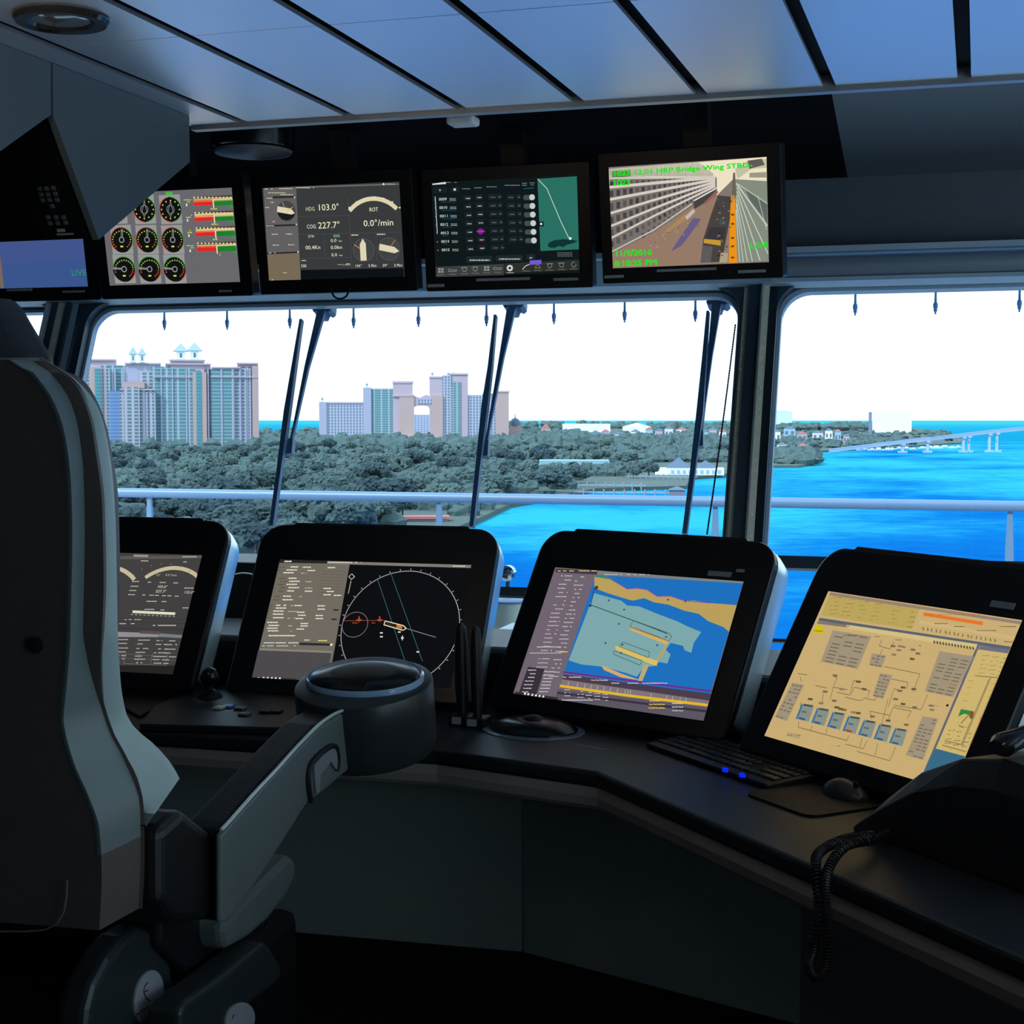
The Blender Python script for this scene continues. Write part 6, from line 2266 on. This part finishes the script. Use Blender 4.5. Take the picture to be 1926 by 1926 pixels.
for y in ys:
    p0 = at_y(interp(C0, y), y, YBK)
    z = p0.z
    if y < 700:
        p0.x = min(p0.x, at_y(interp(C1, y), y, YBK + .05).x - .02)
    g_ = min(1, max(0, (y - 1200) / 150))
    fm = .5 * (1 - g_) + .08 * g_
    c1 = interp(C1, y) * (1 - g_) + (interp(C2, y) - 6) * g_ - 1
    pm = at_y(interp(C0, y) * (1 - fm) + c1 * fm, y, YBK + .004)
    if y < 700:
        pm.x = p0.x + .01
    p1 = at_x(c1, y, pm.x + .003)
    p1.y = min(p1.y, YBK + .13)
    p2 = at_y(interp(C2, y), y, p1.y + .004)
    P2Y[y] = (p2.y, p2.x)
    e_ = Vector((.0018, -.0018, 0))
    if y < 1612:
        ROLL.append([pm + Vector((-.012, .001, 0)), pm + Vector((-.003, -.0025, 0)), pm + e_, pm.lerp(p1, .5) + Vector((.0026, -.001, 0)), p1 + e_ * .8, p1 + Vector((-.008, .004, 0))])
    mid = (XLFT + p2.x) / 2

    def mir(p):
        return Vector((2 * XLFT * .5 + XLFT * .0 - (p.x - XLFT * .5 * 2) + 0, p.y, z)) if False else None
    L = XLFT
    hw = p2.x - L
    # cross-section, from the left edge round the back to the right groove (symmetrical shell)
    bow = .02
    rows.append([Vector((L + 0, p2.y, z)), Vector((L + (p2.x - p1.x), p1.y, z)), Vector((L + (p2.x - p0.x), YBK + .004, z)), Vector(((L + p2.x) / 2, YBK - bow, z)),
                 Vector((p0.x, YBK + .004, z)), Vector((pm.x, pm.y, z)), Vector((p1.x, p1.y, z)), Vector(((p1.x + p2.x) / 2 + .004, (p1.y + p2.y) / 2, z)), Vector((p2.x, p2.y, z)), Vector((p2.x - .05, YBK + .17, z)), Vector((L + .03, YBK + .17, z))])
sh = obj('back_shell', MB().sheet(rows, True, True), M_SHELL, ch)
for r_ in ROLL:
    for p in r_:
        p.z = r_[2].z
obj('side_roll', MB().sheet(ROLL, True, True), mat('grey_side_roll', (0.15, 0.19, 0.185), 0.4, bump=0.1, bscale=260), ch)['label'] = 'grey padded roll along the shell edge'
sh['label'] = 'brownish black moulded back shell'
rows = []
for y in [672, 680, 688, 698, 710] + list(range(725, 1490, 17)) + [1490, 1500, 1515, 1530, 1545]:
    ay = interp(sorted((k, v[0]) for k, v in P2Y.items()), y) + .012
    a = at_y(interp(C2, y) - 1, y, ay)
    z = a.z
    cxp = interp(C3, y) if y <= 1490 else 338 - (y - 1490) * 1.15
    b = at_x(cxp, y, a.x + (.004 if y < 1300 else .004 + (min(y, 1470) - 1300) * .0001))
    b.z = z
    fx = (b - a)
    L = XLFT
    lean = 0.12 if y < 1350 else 0.12 + (y - 1350) * .0016
    rows.append([Vector((L + .02, a.y + .004, z)), Vector((a.x - .01, a.y + .003, z)), Vector((a.x, a.y + .006, z)), a + fx * .35 + Vector((0.003, 0, 0)), a + fx * .8 + Vector((0.002, 0, 0)), Vector((b.x, b.y, z)), Vector((b.x - .02, b.y + .025, z)), Vector((b.x - .07, b.y + .035, z)), Vector((L + .1, b.y + .035, z)), Vector((L - .01, b.y, z))])
cu = obj('back_cushion', MB().sheet(rows, True, True), M_BOLST, ch)
cu['label'] = 'grey vinyl side bolster'
# head rest and top
rows = []
for y, x in ((560, -6), (575, 8), (600, 22), (630, 40), (655, 56), (668, 64), (690, 70)):
    p = at_y(x, y, 2.32)
    rows.append([Vector((XLFT + .12, 2.24, p.z)), Vector((p.x - .015, 2.24, p.z)), Vector((p.x, 2.28, p.z)), Vector((p.x, 2.36, p.z)), Vector((p.x - .03, 2.42, p.z)), Vector((XLFT + .12, 2.42, p.z))])
obj('headrest', MB().sheet(rows, True, True), M_LEATH, ch)
# screw hole in the shell and seam line
hp = at_y(68, 1213, YBK - .004)
obj('screw_recess', MB().lathe([(0.0125, -.003), (0.0135, .003), (0.010, .004)], 20, Matrix.Translation(hp) @ Matrix.Rotation(PI / 2, 4, 'X')), M_VOID, ch)
sp_ = [at_y(x, y, YBK - .0245 + 0.0) for x, y in ((-30, 1757), (0, 1757), (40, 1757), (75, 1754), (98, 1742), (111, 1720), (116, 1690), (117, 1660))]
obj('seam_line', MB().tube([Vector((p.x, YBK - .011, p.z)) for p in sp_], .0016, 6), mat('seam_piping', (0.16, 0.15, 0.13), 0.4), ch)

# armrest
XA = -1.277
ar = obj('armrest', MB().prism([at_x(x, y, XA) for x, y in ((415, 1572), (432, 1552), (520, 1452), (600, 1368), (640, 1343), (655, 1337), (663, 1345), (664, 1442), (640, 1462), (600, 1496), (581, 1508), (560, 1540), (518, 1606), (490, 1650), (460, 1690), (432, 1733), (415, 1738))], (-.012, 0, 0)), M_VINYL, ch, bevel=0.006)
ar['label'] = 'grey vinyl armrest side'
prof = [(415, 1567), (432, 1546), (520, 1447), (600, 1363), (640, 1338), (652, 1333), (661, 1340), (664, 1352), (664, 1440), (600, 1490), (520, 1600), (460, 1688), (415, 1738)]
obj('arm_pad', MB().prism([at_x(x, y, XA - .0125) for x, y in prof], (-.085, 0, 0)), M_LEATH, ch, bevel=0.014, seg=3)
edge = [at_x(x, y - 1, XA + .0005) for x, y in ((416, 1562), (436, 1541), (480, 1491), (520, 1448), (560, 1404), (600, 1364), (625, 1346), (645, 1337))]
obj('arm_piping', MB().tube(cat(edge, 4), .0034, 8), mat('pale_green_piping', (0.6, 0.72, 0.68), 0.25, coat=.5), ch)
# bracket at the rear of the arm
obj('arm_bracket', MB().prism([at_x(x, y, XA - .03) for x, y in ((414, 1575), (414, 1730), (330, 1740), (300, 1700), (300, 1560), (345, 1520))], (-.14, 0, 0)), M_BLACK, ch, bevel=0.02, seg=3)
# handle clip on the arm side
cp = [at_x(x, y, XA + .004) for x, y in ((585, 1508), (580, 1470), (584, 1440), (600, 1420), (620, 1405), (632, 1406), (636, 1430), (634, 1450))]
clip = obj('arm_clip', MB().tube(cat(cp, 4), .006, 8), M_BLACK, ch)
pl_ = [at_x(x, y, XA + .0015) for x, y in ((592, 1492), (588, 1440), (600, 1424), (622, 1404), (631, 1404), (636, 1450), (628, 1446), (620, 1432), (600, 1458), (598, 1490))]
obj('clip_plate', MB().prism(pl_, (.004, 0, 0)), mat('grey_metal_clip', (0.25, 0.27, 0.28), 0.35), clip)
# round control pod at the end of the arm
pc = at_y(684, 1284, 3.13)
tl = math.radians(12)
Tp = Matrix.Translation(pc) @ Matrix.Rotation(tl, 4, 'X')
rr = .153
pod = obj('control_pod', MB().lathe([(rr * .80, -.165), (rr * .93, -.158), (rr * .985, -.14), (rr, -.05), (rr, -.004), (rr * .985, 0.0), (rr * .92, .003)], 56, Tp), M_CHAIRG, ch)
pod['label'] = 'round grey control pod at the front of the armrest'
Ti = Tp @ Matrix.Translation((.0, .006, 0)) @ Matrix.Rotation(.0, 4, 'Z')


def lens(a, z, w, n=48):
    out = []
    for k in range(n):
        t = 2 * PI * k / n
        x, y = math.cos(t), math.sin(t)
        out.append(Ti @ Vector((a * w * x, a * (.80 * y + (.06 * (1 - x * x))), z)))
    return out


obj('pod_rim', MB().sheet([lens(.135, .0032, 1), lens(.135, .012, 1), lens(.131, .016, 1), lens(.126, .0125, 1)], True, True), mat('blue_sheen_rim', (0.35, 0.5, 0.7), 0.15, coat=.6), pod)
obj('dial_face', MB().sheet([lens(.1255, .0128, 1), lens(.12, .0175, 1), lens(.07, .023, 1), lens(.02, .0245, 1)], True, True), M_GLOSSB, pod)
# seat
XS = -1.33
prof = [(462, 1688), (520, 1630), (545, 1606), (556, 1614), (560, 1626), (560, 1650), (540, 1690), (505, 1735), (470, 1765), (425, 1790), (418, 1740)]
obj('seat_cushion', MB().prism([at_x(x, y, XS) for x, y in prof], (-.6, 0, 0)), M_VINYL, ch, bevel=0.018, seg=3)
prof = [(415, 1738), (440, 1738), (500, 1712), (520, 1745), (505, 1790), (350, 1830), (300, 1780), (300, 1700)]
obj('seat_pan', MB().prism([at_x(x, y, XS - .05) for x, y in prof], (-.5, 0, 0)), M_BLACK, ch, bevel=0.01)
# recliner cover and lower levers
prof = [(262, 1742), (285, 1748), (308, 1766), (322, 1795), (328, 1840), (330, 1880), (330, 1960), (160, 1960), (165, 1900), (178, 1850), (205, 1800), (235, 1762)]
XCV = -1.40
cv = obj('recliner_cover', MB().prism([at_x(x, y, XCV) for x, y in prof], (-.06, 0, 0)), M_CHAIRG, ch, bevel=0.016, seg=3)


def plaque(px, py, w, h, X_, par, lab, mark):
    c = at_x(px, py, X_)
    out = []
    for k in range(32):
        t = 2 * PI * k / 32
        out.append(at_x(px + w * math.cos(t) + h * math.sin(t) * -.12, py + h * math.sin(t), X_))
    pq = obj('oval_plate', MB().prism(out, (.004, 0, 0)), M_PLATE, par)
    pq['label'] = lab
    mk = MB()
    for st in mark:
        mk.tube([at_x(x, y, X_ + .0042) for x, y in st], .0010, 5)
    obj('emblem', mk, M_VOID, pq)


plaque(277, 1876, 27, 52, XCV + .0005, cv, 'pale oval maker plate with thin emblem', [
    cat([Vector((0, 0, 0))] * 0 + [Vector(p + (0,)) for p in ((278, 1848), (272, 1855), (271, 1866), (276, 1878), (285, 1884))], 3) and [(278, 1848), (272, 1855), (270, 1866), (275, 1878), (286, 1884)],
    [(270, 1866), (279, 1862)]] + [[(256 + k * 6.2, 1912 - k * 4.8), (259 + k * 6.2, 1906 - k * 4.8)] for k in range(9)] + [[(257 + k * 6.2, 1906 - k * 4.8), (261 + k * 6.2, 1907 - k * 4.8)] for k in range(9)])
XLV = -1.30
prof = [(498, 1770), (512, 1785), (530, 1815), (531, 1835), (522, 1850), (470, 1890), (440, 1960), (340, 1960), (340, 1900), (352, 1884), (420, 1835)]
lv = obj('side_lever_cover', MB().prism([at_x(x, y, XLV) for x, y in prof], (-.07, 0, 0)), M_CHAIRG, ch, bevel=0.014, seg=3)
plaque(449, 1918, 27, 33, XLV + .0005, lv, 'small grey oval button plate', [[(437, 1916), (440, 1908)]])
# bellows and pedestal
obj('suspension_bellows', MB().box((-1.95, 2.45, .35), (-1.36, 2.95, .62)), M_BLACK, ch, bevel=0.03)
obj('pedestal', MB().lathe([(0.26, 0.0), (0.25, .03), (0.10, .06), (0.09, .36)], 32, Matrix.Translation((-1.7, 2.7, 0))), M_BLACK, ch)

# ------------------------------------------------------------------ warm fill downlights, added unseen behind the viewer
for k, (x, y, e) in enumerate(((-1.2, -0.4, 34), (0.55, 0.3, 28), (-0.2, 1.9, 5))):
    lp = thing('ceiling_downlight', ('left rear', 'right rear', 'middle')[k] + ' added warm fill downlight, unseen above and behind the viewer', 'ceiling light', (x, y, ZC))
    obj('rim', MB().lathe([(0.052, 0.0), (0.08, -0.002), (0.082, -0.008), (0.06, -0.010)], 28, Matrix.Translation((x, y, ZC - .001))), mat('gloss_black_rim', (0.02, 0.02, 0.02), 0.12), lp)
    ld = bpy.data.lights.new('warm_fill_bulb', 'SPOT')
    ld.energy = e
    ld.color = (1.0, 0.72, 0.5)
    ld.spot_size = math.radians(105)
    ld.spot_blend = .7
    ld.shadow_soft_size = .04
    lo = bpy.data.objects.new('warm_fill_bulb', ld)
    COL.objects.link(lo)
    lo.parent = lp
    lo.location = (0, 0, -.03)

# added lamp, out of view above the chair, to warm the left ceiling
lp = thing('ceiling_fill_lamp', 'added warm fill lamp for the left ceiling, unseen above and left of the viewer', 'ceiling light', (-1.9, 2.3, ZC))
obj('bowl', MB().lathe([(0.02, 2.24), (0.07, 2.27), (0.09, 2.31), (0.085, 2.31), (0.06, 2.275)], 28, Matrix.Translation((-1.9, 2.3, 0))), M_STEEL, lp)
obj('rod', MB().tube([(-1.9, 2.3, 2.27), (-1.9, 2.3, 2.5)], .005, 8), M_STEEL, lp)
ld = bpy.data.lights.new('ceiling_fill_bulb', 'POINT')
ld.energy = 5.5
ld.color = (1.0, 0.8, 0.62)
ld.shadow_soft_size = .04
lo = bpy.data.objects.new('ceiling_fill_bulb', ld)
COL.objects.link(lo)
lo.parent = lp
lo.location = (0, 0, -.17)
